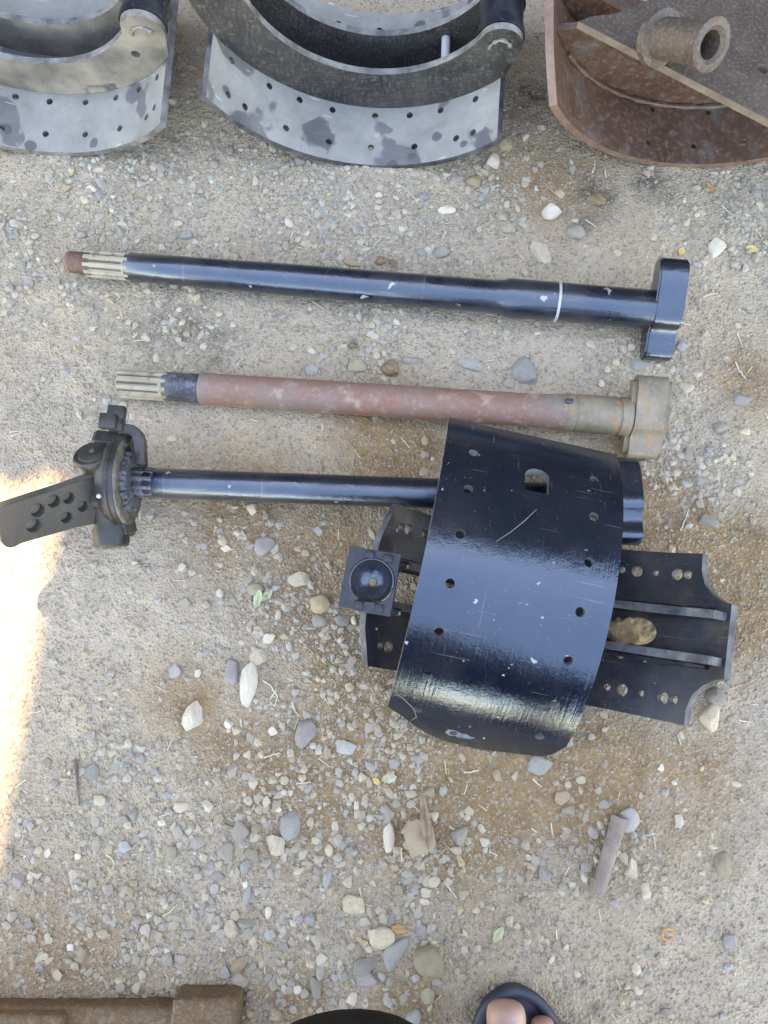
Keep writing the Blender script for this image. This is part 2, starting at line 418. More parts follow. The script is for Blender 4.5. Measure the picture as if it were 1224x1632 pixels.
tag(link('ground', gm, mat_ground(), smooth=180), kind='structure')

# ------------------------------------------------------------------ unseen corrugated wall, added and shaped to shade the yard
n = NT('weathered_dark_sheet')
wv = n.n('ShaderNodeTexNoise'); wv.inputs['Scale'].default_value = 2.0
n.l(n.tc.outputs['Object'], wv.inputs['Vector'])
M_sheet = n.done(n.mix(n.ramp(wv.outputs['Fac'], .3, .7), (.022, .024, .022), (.045, .04, .034)), .8)
M_post = NT('timber_post').done((.12, .09, .06), .8)
WY = 2.05
def corrugated(x0, x1, h, pitch=.076, amp=.009):
    k = int((x1 - x0) / pitch * 6); V = []; F_ = []
    for i in range(k + 1):
        x = x0 + (x1 - x0) * i / k; y = amp * math.sin(2 * math.pi * (x - x0) / pitch)
        V += [(x, y - .001, 0), (x, y - .001, h), (x, y + .001, 0), (x, y + .001, h)]
    for i in range(k):
        a, b = 4 * i, 4 * i + 4
        F_ += [(a, b, b + 1, a + 1), (a + 2, a + 3, b + 3, b + 2), (a + 1, b + 1, b + 3, a + 3), (a, a + 2, b + 2, b)]
    return mesh_from(V, F_)
tE = math.tan(SUN_EL) / math.cos(0)
def wall_h(y): return (WY - y) * math.tan(SUN_EL) / math.cos(SUN_AZ)
edge0 = at(70, 930)
xe = edge0.x + (WY - edge0.y) * math.tan(SUN_AZ)        # where the taller part of the shed begins
sun_blocker = empty('unseen_shade_wall', (xe, WY, -.01))
tag(sun_blocker, 'unseen tall dark corrugated wall added beyond the brake shoes to shade them', 'sun_blocker')
H1, H2 = wall_h(.165), wall_h(-2.7)
x = 0.0
while x < 4.2:
    o = link('sheet_panel', corrugated(0, .9, H2), M_sheet, sun_blocker, 60); o.location = (x, .012 * (int(x / .9) % 2), 0); x += .88
x = -.87
while x > -5:
    o = link('sheet_panel', corrugated(0, .9, H1), M_sheet, sun_blocker, 60); o.location = (x, .03 + .012 * (int(-x / .9) % 2), 0); x -= .88
for x in (.06, 2, 4): 
    o = link('post', bevel_box(.1, .1, H2 - .02, .006, (0, 0, (H2 - .02) / 2)), M_post, sun_blocker); o.location = (x, .09, 0)
for x in (-2, -4.5):
    o = link('post', bevel_box(.1, .1, H1 - .02, .006, (0, 0, (H1 - .02) / 2)), M_post, sun_blocker); o.location = (x, .12, 0)

# ------------------------------------------------------------------ brake shoes
def shoe_frame(name, c, rot, R, arch=False):
    M = Euler(rot, 'XYZ').to_matrix()
    base = Vector(c) + M @ Vector((0, 0, R if arch else -R))
    return empty(name, base, rot)
def cradle_table(root, R, t, outline_aw, holes_aw, mats, name='table_plate'):
    """outline in (angle, width); a plate rolled to radius R, hollow side up; origin at its lowest line"""
    ol = [(a * R, w_) for a, w_ in outline_aw]
    f0 = lambda s, w_: Vector((R * math.sin(s / R), w_, R - R * math.cos(s / R)))
    f1 = lambda s, w_: Vector(((R - t) * math.sin(s / R), w_, R - (R - t) * math.cos(s / R)))
    return link(name, plate(ol, holes_aw, f0, f1, .011), mats, root, 40)
def web_plate(root, R, y0, y1, pts, holes, mats):
    f0 = lambda u, v: Vector((u, y0, R + v)); f1 = lambda u, v: Vector((u, y1, R + v))
    return link('web', plate(pts, holes, f0, f1, .012, grid=False), mats, root, 30)
def pol(r, deg): return (r * math.sin(R_(deg)), -r * math.cos(R_(deg)))

def grey_shoe(name, c, rot, mats_t, mats_w, a0=-63, a1=47, rows=None, ri=.142, tubemat=None, pin=True, full_left=True):
    R, t, W = .21, .008, .105
    root = shoe_frame(name, c, rot, R)
    ol = [(R_(a0), -W), (R_(a1), -W), (R_(a1 + 1), W), (R_(a0), W)]
    holes = [circle(R_(a) * R, w_, r_, 12) for a, w_, r_ in rows]
    cradle_table(root, R, t, ol, holes, mats_t)
    outer = [pol(R - t - .0006, a) for a in np.linspace(-80, a1 + 3, 26)]
    ear = arc(.141, -.086, .0245, R_(-15), R_(150), 12)
    inner = [pol(ri, a) for a in np.linspace(53, -72, 24)]
    lear = [(-.150, -.022), (-.176, -.012), (-.196, -.018)]
    pts = outer + ear + inner + lear
    for yy in (-.0274, .0236):
        web_plate(root, R, yy, yy + .008, pts, [circle(*pol(.172, 45), .0055, 12)], mats_w)
    tb = link('anchor_tube', lathe([(-.0186, .020), (-.0186, .0265), (-.012, .0265), (-.010, .024), (.020, .024), (.022, .0262), (.0232, .0262), (.0232, .020), (-.0186, .020)], 32, cap=False, axis='Y'), tubemat or M_under, root)
    tb.location = (.141, 0, R - .086)
    if pin:
        p = link('spring_pin', lathe([(0, .0052), (.046, .0052), (.047, .0045)], 14, axis='Y'), M_pale, root)
        p.location = (.083, -.0190, R - .140)
        p.rotation_euler = (.0, 0, .02)
    # weld bead along the eye
    link('weld_bead', tube([(.141 + .012 * math.cos(k), -.029 - .0008 * math.sin(k * 3), R - .088 + .011 * math.sin(k)) for k in np.linspace(.3, 3.4, 12)], [.0018 + .0009 * math.sin(i * 2.1) for i in range(12)], 6), mats_w[2], root)
    return root
UP = [-54, -38.5, -27, -15, .3, 12.7, 24, 37.3]; LO = [-54, -47, -31, -15.4, -.4, 15.1, 30.5, 37]
rows_mid = [(a, -.038, .0042) for a in UP] + [(a, -.0815, .0042) for a in LO] + [(a, .0815, .0042) for a in LO[1:]] + [(a, .046, .0042) for a in (-13.3, 2, 17.6, 30)]
rows_left = [(a, -.038, .0042) for a in (-50, -38, -27, -15, -3.5, 9.7, 22.3, 33.3, 44)] + [(a, -.0815, .0042) for a in (-47, -33, -18.2, -3.6, 10.9, 25.6, 39.3)] + [(44, -.076, .0042)] + [(a, .055, .0042) for a in (-15, 0, 15, 30)]
s_mid = grey_shoe('brake_shoe', (-.0103, .7017, .2095), (.0468, 0, -.0637), [M_greytable, M_greytable, M_edge2], [M_web, M_web, M_edge], rows=rows_mid)
tag(s_mid, 'dusty grey brake shoe with black webs and a pale spring pin, top middle', 'brake shoe', 'brake shoes standing in a row at the top')
s_left = grey_shoe('brake_shoe', (-.4072, .7128, .2125), (.0789, 0, -.0548), [M_greytable, M_greytable, M_edge], [M_webdust, M_webdust, M_edge], a1=49.5, rows=rows_left, ri=.147, pin=False)
tag(s_left, 'grey brake shoe with dust-caked web, cut off by the left edge of the photo', 'brake shoe', 'brake shoes standing in a row at the top')

# red-brown shoe on the right
def red_shoe():
    R, t, W = .21, .009, .104
    root = shoe_frame('brake_shoe', (.3741, .6896, .2148), (.1034, 0, -.0539), R)
    cut = .5
    ol = [(R_(-62), -W), (R_(62), -W), (R_(62), W), (R_(-78), W), (R_(-76), .02), (R_(-70), -.05)]
    holes = [circle(R_(a) * R, w_, .0042, 12) for a, w_ in ((-11, -.036), (-12.2, -.08), (4.3, -.08), (20.6, -.08), (37, -.08), (9, -.036), (27, -.036))]
    cradle_table(root, R, t, ol, holes, [M_rustbrown, M_rustbrown, mat_edge('brown_edge', (.11, .05, .03), (.24, .155, .105))])
    outer = [pol(R - t - .0006, a) for a in np.linspace(-66, 62, 28)]
    inner = [pol(r_, a) for a, r_ in zip(np.linspace(60, -64, 26), np.interp(np.linspace(60, -64, 26), [-64, -45, 0, 60], [.172, .155, .142, .142]))]
    for yy in (-.0272, .024):
        web_plate(root, R, yy, yy + .008, outer + inner, [], [M_rustbrown] * 3)
    # weld seam where web meets the table
    link('weld_bead', tube([((R - t - .002) * math.sin(a), -.030, R - (R - t - .002) * math.cos(a)) for a in np.linspace(R_(-55), R_(40), 40)], [.003 + .0008 * math.sin(i * 1.7) for i in range(40)], 6), M_rustbrown, root)
    tag(root, 'reddish brown rusty brake shoe at the top right corner', 'brake shoe', 'brake shoes standing in a row at the top')
red_shoe()
def bracket():
    """grey-brown plate with a collared tube, lying across the rusty shoe"""
    z0 = .165
    A, B = at(922, 34, z0), at(1224, 190, z0)
    root = empty('anchor_bracket', (A.x, A.y, z0))
    tag(root, 'grey-brown steel bracket plate with a hollow collared tube, lying across the rusty shoe', 'bracket')
    ux = (B - A); ux.z = 0; L = ux.length; ux.normalize(); uy = Vector((-ux.y, ux.x, 0))
    root.rotation_euler = (0, 0, math.atan2(ux.y, ux.x))
    pts = [(0, 0), (L * 1.25, 0), (L * 1.25, .2), (.10, .2), (.075, .13), (.055, .07), (.03, .03), (.008, .012)]
    pl = link('plate', plate(pts, [circle(.19, .05, .006), circle(.28, .09, .008)], lambda u, v: Vector((u, v, 0)), lambda u, v: Vector((u, v, -.009)), .02, grid=False), [M_rustgrey, M_rustgrey, mat_edge('bracket_edge', (.10, .07, .048), (.21, .165, .12))], root)
    # tube: axis from the inner collar to the open mouth
    a, b = at(1046, 60, z0 + .018), at(1136, 72, z0 + .062)
    ax = b - a; Lr = ax.length
    ir, orr, cr = .0125, .0190, .0235
    prof = [(0, ir), (0, cr * 1.12), (.008, cr * 1.12), (.010, orr), (Lr - .012, orr), (Lr - .009, cr), (Lr - .001, cr), (Lr, cr - .002), (Lr, ir + .004), (Lr - .003, ir), (0, ir)]
    tb = link('tube', lathe(prof, 40, cap=False), M_rustgrey, root, 35)
    inv = root.matrix_basis.inverted() if False else None
    Mx = Matrix.Rotation(-root.rotation_euler.z, 3, 'Z')
    tb.location = Mx @ (a - root.location)
    dirl = (Mx @ ax).normalized()
    tb.rotation_euler = dirl.to_track_quat('X', 'Z').to_euler()
bracket()

# under shoe: hollow side up, its wings spread on the ground
def under_shoe():
    R, t = .21, .008
    root = shoe_frame('brake_shoe', (.1399, .0493, .2090), (.0267, 0, -.1784), R)
    tag(root, 'black brake shoe lying hollow side up beneath the glossy one, its wings drilled', 'brake shoe', 'black brake shoes piled on the dirt')
    d2 = R_
    ol = [(d2(-45.6), -.0847), (d2(55.5), -.0847)]
    ol += [(d2(a), w_) for a, w_ in ((55.6, -.068), (57, -.054), (60, -.044), (63, -.038), (66.5, -.035))]
    ol += [(d2(66.5), .035), (d2(63), .038), (d2(60), .044), (d2(57), .054), (d2(55.6), .068), (d2(55.4), .0847), (d2(-45.6), .0847)]
    ol += [(d2(a), w_) for a, w_ in ((-47.5, .066), (-49.5, .048), (-50, .036))]
    ol += [(d2(-50), -.036), (d2(-49.5), -.048), (d2(-47.5), -.066)]
    holes = []
    for s in (1, -1):
        for a, r_ in ((31.4, .0038), (35.9, .0062), (41.5, .0036), (48.2, .0062), (51.4, .0048), (-42.1, .0042), (-39, .0062), (-32.8, .0042)):
            holes.append(circle(R_(a) * R, s * .0625, r_, 14))
    holes.append([(R_(38) * R + .022 * math.cos(q), .0145 * math.sin(q)) for q in np.linspace(0, 2 * math.pi, 20, endpoint=False)])
    holes.append([(R_(a) * R, w_) for a, w_ in ((-44, -.0165), (-17, -.0165), (-17, .0165), (-44, .0165))])
    cradle_table(root, R, t, ol, holes, [M_under, M_under, M_edge2])
    ro, ri = R - t - .0006, R - .030
    for s in (1, -1):
        pts = [pol(ro, a) for a in np.linspace(-48, 65.5, 30)] + [pol(r_, a) for a, r_ in zip(np.linspace(65.5, -48, 30), np.interp(np.linspace(-65.5, 48, 30), [-65.5, -60, 0, 48], [ri + .004, ri, ri - .018, ri]))]
        web_plate(root, R, s * .0215 - .0045 * (s > 0) * 0 - .003, s * .0215 + .005, pts, [], [M_under, M_under, M_edge2])
        # weld fillet beside each web
        link('weld_bead', tube([((ro - .002) * math.sin(R_(a)), s * .0215 + (.0065 if s > 0 else -.005), R - (ro - .002) * math.cos(R_(a))) for a in np.linspace(-47, 61, 44)], [.0028 + .0008 * math.sin(i * 1.9) for i in range(44)], 6), M_under, root)
    # roller seat: square block with a round cup, at the left end
    a = R_(-54); rc = .166
    blk = plate([(-.0255, -.030), (.0255, -.030), (.0255, .030), (-.0255, .030)], [circle(.002, 0, .0205, 32)], lambda u, v: Vector((u, v, 0)), lambda u, v: Vector((u, v, -.022)), .03, grid=False)
    bo = link('roller_seat', blk, [M_under, M_under, M_edge2], root)
    L = Matrix.Rotation(-root.rotation_euler.z, 3, 'Z')
    p = L @ (at(590, 920, .116) - root.location); bo.location = p; bo.rotation_euler = (-.02, -.06, .0)
    cup = link('cup', lathe([(-.0175, .0004), (-.0165, .006), (-.013, .0125), (-.007, .0175), (-.001, .0198), (.0012, .0206), (.0016, .0215), (.0004, .0225)], 40, cap=False, axis='Z'), M_black, bo); cup.location = (.002, 0, 0)
    pl = link('dirt_or_shade_plug', lathe([(-.0168, .0005), (-.0150, .0005), (-.0152, .0035), (-.0166, .0042)], 12, axis='Z'), M_mud, bo); pl.location = (.002, 0, 0)
    for sx, sy in ((-.004, .025), (.014, .024), (-.006, -.025), (.014, -.025)):
        q = link('casting_lug', bevel_box(.009, .008, .003, .0012, (0, 0, .0012)), M_under, bo); q.location = (sx, sy, 0)
    # bearing cheeks under the block, joining it to the webs
    for s in (1, -1):
        q = link('cheek', bevel_box(.046, .007, .03, .0015, (0, 0, -.012)), M_under, bo); q.location = (.012, s * .0235, -.020); q.rotation_euler = (0, .3, 0)
under_shoe()
# dirt lump lying in its channel
def rock_mesh(seed, kind='round', sub=2):
    r = random.Random(seed); bm = bmesh.new()
    if kind == 'round':
        bmesh.ops.create_icosphere(bm, subdivisions=3 if sub > 2 else 2, radius=1)
        off = Vector((r.uniform(0, 99), r.uniform(0, 99), r.uniform(0, 99)))
        for v in bm.verts:
            p = v.co.copy(); v.co *= 1 + .22 * mnoise.noise(p * 1.1 + off) + .09 * mnoise.noise(p * 2.6 + off)
        for _ in range(r.randint(4, 7)):
            nrm = Vector((r.gauss(0, 1), r.gauss(0, 1), r.gauss(0, .6))).normalized(); dcut = r.uniform(.66, .86)
            for v in bm.verts:
                q = v.co.dot(nrm)
                if q > dcut: v.co -= nrm * (q - dcut) * .85
    else:
        for _ in range(r.randint(12, 17)):
            v = Vector((r.gauss(0, 1), r.gauss(0, 1), r.gauss(0, 1))).normalized() * r.uniform(.82, 1.1)
            v.z = max(-.7, min(.62, v.z))
            bm.verts.new(v)
        res = bmesh.ops.convex_hull(bm, input=list(bm.verts))
        for v in list(bm.verts):
            if not v.link_faces: bm.verts.remove(v)
        bmesh.ops.dissolve_limit(bm, angle_limit=R_(14), verts=bm.verts, edges=bm.edges)
        bmesh.ops.bevel(bm, geom=list(bm.edges), offset=.075, segments=2, affect='EDGES')
        bmesh.ops.triangulate(bm, faces=bm.faces)
        bmesh.ops.subdivide_edges(bm, edges=[e for e in bm.edges if e.calc_length() > .5], cuts=1)
        off = Vector((r.uniform(0, 99), r.uniform(0, 99), r.uniform(0, 99)))
        for v in bm.verts: v.co *= 1 + .05 * mnoise.noise(v.co * 2.4 + off)
    return from_bm(bm)

# glossy shoe on top, hollow side down
def main_shoe():
    R, t, W = .2006, .008, .0935
    c, rot = (.1241, .0914, -.0771 + .002), (.0451, .0403, -.214)
    root = shoe_frame('brake_shoe', c, rot, R, arch=True)
    tag(root, 'glossy black brake shoe lying hollow side down across the pile, blue sky mirrored in it', 'brake shoe', 'black brake shoes piled on the dirt')
    am, da, hw = .1081, .2438, .0636
    f0 = lambda s, w_: Vector((w_, -R * math.sin(s / R), R * math.cos(s / R) - R))
    f1 = lambda s, w_: Vector((w_, -(R - t) * math.sin(s / R), (R - t) * math.cos(s / R) - R))
    a1, a2 = -.9259, .872
    ol = [(a1 * R, -W), (a2 * R, -W), ((a2 + .06) * R, -.075), ((a2 + .17) * R, -.050), ((a2 + .235) * R, -.025), ((a2 + .25) * R, .01), ((a2 + .20) * R, .045), ((a2 + .16) * R, .075), ((a2 + .11) * R, .085), (a2 * R, W), (a1 * R, W)]
    holes = []
    for k in range(7):
        for s in (-1, 1): holes.append(circle((am + (k - 3) * da) * R, s * hw, .0048, 16))
    # D-shaped opening near the far end
    ds, dw, dr = (am - 2.62 * da) * R, .004, .0125
    holes.append([(ds + .016, dw - dr), (ds + .016, dw + dr), (ds - .004, dw + dr)] + [(ds - .004 - dr * .9 * math.sin(q), dw + dr * math.cos(q)) for q in np.linspace(.2, math.pi, 11)])
    holes.append(circle((a2 + .105) * R, -.020, .0042, 14))
    link('table_plate', plate(ol, holes, f0, f1, .010), [M_main, M_tableback, M_edge], root, 40)
    # primer-coloured worn patch around the end hole: a thin chafed ring of bare coat
    pt = [((a2 + .075) * R, -.031), ((a2 + .07) * R, -.022), ((a2 + .085) * R, -.012), ((a2 + .08) * R, -.004), ((a2 + .10) * R, .002), ((a2 + .105) * R, .010), ((a2 + .125) * R, .006), ((a2 + .14) * R, -.002), ((a2 + .15) * R, -.012), ((a2 + .135) * R, -.018), ((a2 + .145) * R, -.026), ((a2 + .12) * R, -.033)]
    pc = ((a2 + .108) * R, -.016); pt = [(pc[0] + (u - pc[0]) * .85, pc[1] + (v - pc[1]) * .72) for u, v in pt]
    g0 = lambda s, w_: Vector((w_, -(R + .0009) * math.sin(s / R), (R + .0009) * math.cos(s / R) - R))
    g1 = lambda s, w_: Vector((w_, -(R + .0002) * math.sin(s / R), (R + .0002) * math.cos(s / R) - R))
    link('bare_patch', plate(pt, [circle((a2 + .105) * R, -.020, .0045, 14)], g0, g1, .008), [M_primer] * 3, root, 60)
    for yy in (-.030, .022):
        ang = np.linspace(-.86, .90, 26)
        pts = [((R - t - .0006) * math.sin(a), (R - t - .0006) * math.cos(a)) for a in ang] + [((R - d_) * math.sin(a), (R - d_) * math.cos(a)) for a, d_ in zip(ang[::-1], np.interp(ang[::-1], [-.86, -.5, 0, .5, .9], [.016, .022, .026, .022, .016]))]
        link('web', plate(pts, [], lambda u, v: Vector((yy, -u, v - R)), lambda u, v: Vector((yy + .008, -u, v - R)), .012, grid=False), [M_tableback, M_tableback, M_edge], root, 30)
    # raised scratches / chips of lifted paint read as their own marks
    for pts in ([(-.07, .006), (-.055, -.004), (-.04, -.016), (-.028, -.028)], [(.150, -.090), (.157, -.080), (.166, -.070), (.172, -.066), (.182, -.062), (.19, -.066)]):
        pp = [Vector((w_, -(R + .0001) * math.sin(s / R), (R + .0001) * math.cos(s / R) - R)) for s, w_ in pts]
        link('scratch', tube(pp, [.0002, .00042, .0003, .0002] if len(pp) == 4 else [.0002] + [.0003] * 4 + [.0002], 5), M_plug, root, 60)
main_shoe()

# ------------------------------------------------------------------ camshafts
S_HALF = [(21, -13), (27, -6), (36, -3), (47, -2), (54, 1), (57, 8), (56.5, 18), (52, 25), (42, 28), (26, 28), (10, 25), (-6, 23), (-17, 19)]
def s_cam(x0, x1, scale, phase, bev=.0022, soft=0):
    """S-shaped cam: two hooked lobes, each turned half round from the other"""
    prof = [(p * scale * .001, q * scale * .001) for p, q in S_HALF]; prof += [(-p, -q) for p, q in prof]
    for _ in range(soft):
        q_ = []
        for i in range(len(prof)):
            a, b = Vector(prof[i]), Vector(prof[(i + 1) % len(prof)]); q_ += [tuple(a.lerp(b, .25)), tuple(a.lerp(b, .75))]
        prof = q_
    c_, s_ = math.cos(phase), math.sin(phase); prof = [(p * c_ - q * s_, p * s_ + q * c_) for p, q in prof]
    bm = bmesh.new(); n_ = len(prof)
    A = [bm.verts.new((x0, y, z)) for y, z in prof]; B = [bm.verts.new((x1, y, z)) for y, z in prof]
    fa = bm.faces.new(A); fb = bm.faces.new(list(reversed(B)))
    for k in range(n_): bm.faces.new((A[k], B[k], B[(k + 1) % n_], A[(k + 1) % n_]))
    bmesh.ops.recalc_face_normals(bm, faces=bm.faces)
    bmesh.ops.bevel(bm, geom=list(fa.edges) + list(fb.edges), offset=bev, segments=2, affect='EDGES', clamp_overlap=True)
    return from_bm(bm)
def spline_scallop(nteeth, depth, fade0, fade1):
    def f(a, t):
        q = (a * nteeth / (2 * math.pi)) % 1.0
        tooth = 1.0 if .18 < q < .62 else (1 - depth if q > .74 or q < .06 else 1 - depth * .5)
        u_ = min(1, max(0, (fade1 - t) / (fade1 - fade0)))
        return 1 - (1 - tooth) * u_
    return f
def groove_shade(o, r0, mat):  # puts the shade of the spline grooves into their colour
    me = o.data; me.materials.append(mat)
    for p in me.polygons:
        r = max(math.hypot(me.vertices[i].co.y, me.vertices[i].co.z) for i in p.vertices)
        if r < r0: p.material_index = 1
def shaft_root(name, pl, zl, pr, zr):
    A, B = at(*pl, zl), at(*pr, zr)
    ax = B - A; L = ax.length
    q = ax.to_track_quat('X', 'Z')
    o = empty(name, A, q.to_euler())
    return o, L
# A: black shaft, far
rA, LA = shaft_root('camshaft', (108, 417), .0125, (1082, 497), .031)
tag(rA, 'long black painted brake camshaft with rusty threaded tip, nearest the brake shoe row', 'camshaft', 'camshafts laid out side by side on the dirt')
kA = LA / 974.0
X = lambda px: (px - 108) * kA
thr = []
for k in range(11):
    t = X(112) + (X(139) - X(112)) * k / 10.0
    thr += [(t, .0118), (t + .0008, .0127)]
link('threaded_tip', lathe([(X(108.5), .009), (X(109.5), .0115)] + thr + [(X(140), .0115)], 28), M_thread, rA, 30)
groove_shade(link('splined_end', lathe([(X(139), .0120), (X(141), .0160), (X(150), .0163), (X(195), .0165), (X(203), .0165), (X(214), .0163)], 160, scallop=spline_scallop(10, .17, X(196), X(214))), M_brass, rA, 25), .0150, M_groove)
link('shaft', lathe([(X(205), .0150), (X(207), .0163), (X(300), .0170), (X(500), .0185), (X(795), .0190), (X(808), .0200), (X(815), .0222), (X(1036), .0222), (X(1040), .0222)], 48), M_shaftblack, rA, 50)
link('snap_ring', lathe([(X(891), .0220), (X(891.5), .0229), (X(895), .0229), (X(895.5), .0220)], 48, cap=False), mat_edge('pale_ring', (.28, .27, .24), (.46, .45, .42)), rA, 60)
link('cam_head', s_cam(X(1037), X(1081), .98, R_(14), soft=1), M_black, rA, 30)
# B: rusty shaft
rB, LB = shaft_root('camshaft', (192, 611), .0125, (1062, 668), .026)
tag(rB, 'rusty pinkish brown camshaft with bare splines, between the two black shafts', 'camshaft', 'camshafts laid out side by side on the dirt')
kB = LB / 870.0
X = lambda px: (px - 192) * kB
groove_shade(link('splined_end', lathe([(X(192), .0150), (X(194), .0168), (X(200), .0169), (X(250), .0170), (X(259), .0170), (X(272), .0168)], 160, scallop=spline_scallop(10, .16, X(256), X(271))), M_brass, rB, 25), .0155, M_groove)
link('oily_band', lathe([(X(264), .0160), (X(267), .0168), (X(318), .0172), (X(323), .0168)], 48), M_oily, rB, 40)
link('shaft', lathe([(X(322), .0165), (X(325), .0182), (X(500), .0185), (X(700), .0188), (X(860), .0188), (X(878), .0196), (X(890), .0205), (X(908), .0206)], 48), M_rustshaft, rB, 40)
link('journal', lathe([(X(903), .0205), (X(905), .0216), (X(914), .0217), (X(916), .0206), (X(919), .0206), (X(921), .0215), (X(983), .0215), (X(984), .0204), (X(987), .0204), (X(988), .0216), (X(1004), .0218)], 48), M_rusthead, rB, 25)
link('groove_notch', bevel_box(.008, .006, .005, .001), M_oily, rB).location = (X(904), .006, .0205)
link('cam_head', s_cam(X(1000), X(1060), .80, R_(12), soft=2, bev=.005), M_rusthead, rB, 40)
# C: black shaft carrying the slack adjuster
rC, LC = shaft_root('camshaft', (205, 768), .050, (1034, 800), .031)
tag(rC, 'black camshaft passing under the glossy shoe, slack adjuster on its left end', 'camshaft', 'camshafts laid out side by side on the dirt')
kC = LC / 829.0
X = lambda px: (px - 205) * kC
link('splined_end', lathe([(X(160), .0150), (X(162), .0165), (X(236), .0165), (X(246), .0163)], 120, scallop=spline_scallop(10, .13, X(236), X(246))), M_oily, rC, 25)
link('shaft', lathe([(X(231), .0150), (X(233), .0160), (X(500), .0166), (X(860), .0170), (X(880), .0195), (X(972), .0195)], 48), M_shaftblack, rC, 50)
link('cam_head', s_cam(X(966), X(1017), .84, R_(-20), soft=1), M_black, rC, 30)

# ------------------------------------------------------------------ slack adjuster on the left end of shaft C
def slack():
    hub = at(196, 768, .053)
    root = empty('slack_adjuster', (hub.x, hub.y, 0))
    tag(root, 'greasy black slack adjuster with a drilled lever arm, on the left end of a shaft', 'slack adjuster')
    def L(px, py, z): return at(px, py, z) - root.location
    z = .053
    # hub housing, an upright disc about the shaft axis
    hb = link('hub_housing', lathe([(-.018, .017), (-.018, .036), (-.012, .043), (-.004, .0465), (.003, .0470), (.006, .0445), (.006, .017)], 56, cap=False), M_slack, root, 30)
    hb.location = (0, 0, z)
    for x0, r0, m_ in ((-.005, .0465, M_slack), (.0035, .0445, M_grease)):
        q = link('cover_ring', lathe([(x0, r0), (x0 + .001, r0 + .0018), (x0 + .0028, r0 + .0018), (x0 + .004, r0), (x0 + .003, .03)], 56, cap=False), m_, hb)
    gk = link('toothed_ring', lathe([(.006, .0168), (.006, .034), (.0125, .032), (.0135, .029), (.0135, .0168)], 144, cap=False, scallop=lambda a, t: 1 if (a * 18 / 6.2832) % 1 < .6 else .91), M_oily, hb, 25)
    # worm housing: stubby barrel lying across, square-shouldered, its lower end open
    e0, e1 = L(178, 864, .040), L(170, 735, .062); ax0 = e1 - e0; Lb = ax0.length
    wm = link('worm_housing', lathe([(-.004, .012), (-.004, .0170), (-.001, .0188), (.014, .0190), (.018, .0172), (.05, .0185), (Lb * .7, .0200), (Lb, .0192), (Lb + .004, .014)], 30, axis='Y'), M_slack, root, 28)
    wm.location = e0; wm.rotation_euler = ax0.to_track_quat('Y', 'Z').to_euler()
    link('end_ring', lathe([(-.0045, .0118), (-.0055, .0135), (-.0055, .0165), (-.0040, .0180), (-.002, .0172)], 30, cap=False, axis='Y'), M_grease, wm)
    cb = link('cap_boss', lathe([(-.030, .013), (-.026, .0165), (-.006, .0175), (-.003, .0195), (0, .0208), (.003, .0208), (.0045, .0196), (.0045, .0004)], 36, axis='Z'), M_slack, root, 30)
    cb.location = L(150, 727, .083); cb.rotation_euler = (-.62, -.12, 0)
    link('end_cap', lathe([(.0042, .0155), (.0062, .0150), (.0066, .0138), (.0064, .0004)], 36, axis='Z'), M_arm, cb)
    link('bolt_head', lathe([(.0062, .0032), (.0078, .0030), (.0081, .0022)], 6, axis='Z'), M_grease, cb, 20)
    nk = link('back_shoulder', bevel_box(.040, .020, .046, .004, segs=1), M_slack, root, 30); nk.location = L(184, 716, .056); nk.rotation_euler = (-.35, .05, -.08)
    wg = link('web_gusset', bevel_box(.034, .052, .030, .005, segs=1), M_slack, root, 30); wg.location = L(176, 770, .070); wg.rotation_euler = (.15, -.35, -.1)
    wg = link('web_gusset', bevel_box(.026, .044, .034, .005, segs=1), M_slack, root, 30); wg.location = L(188, 826, .040); wg.rotation_euler = (.3, -.2, .1)
    wb = link('grease_nipple', lathe([(0, .003), (.004, .003), (.005, .0018), (.009, .0018), (.010, .0026), (.012, .0020)], 12, axis='Z'), M_pale, root, 30); wb.location = L(166, 786, .083); wb.rotation_euler = (.5, -.2, 0)
    # lever arm: thick flat bar seen on its broad face
    P = [L(152, 792, .066), L(112, 806, .086), L(8, 838, .118)]
    ax = (P[2] - P[0]).normalized(); nrm = Vector((.60, -.50, .62)); nrm = (nrm - ax * nrm.dot(ax)).normalized(); up = nrm.cross(ax)
    if up.y < 0: up = -up
    La = (P[2] - P[0]).length; o0 = P[0]
    hgt = .0215
    ol = [(-.030, -.030), (.006, -.027), (.028, -.0235)] + [(La * .9, -.0205)] + arc(La * .98, -.012, .010, -math.pi / 2, 0, 4) + arc(La * .98, .013, .010, 0, math.pi / 2, 4) + [(.03, .0245), (.004, .026), (-.030, .030)]
    hl = []
    fx = La / 150.0
    def hole(px, py, rx):
        t = (152 - px) * fx; 
        return t
    for t_, v_, r_ in ((.030, .011, .0062), (.045, .0125, .0068), (.0625, .0085, .0072), (.017, -.003, .006), (.036, -.0095, .0062), (La - .024, -.006, .0075)):
        hl.append(circle(t_, v_, r_, 18))
    f0 = lambda u_, v_: o0 + ax * u_ + up * v_ + nrm * .0065
    f1 = lambda u_, v_: o0 + ax * u_ + up * v_ - nrm * .0065
    ar = link('lever_arm', plate(ol, hl, f0, f1, .012, grid=False), [M_arm, M_arm, mat_edge('arm_edge', (.05, .042, .035), (.12, .105, .085))], root, 30)
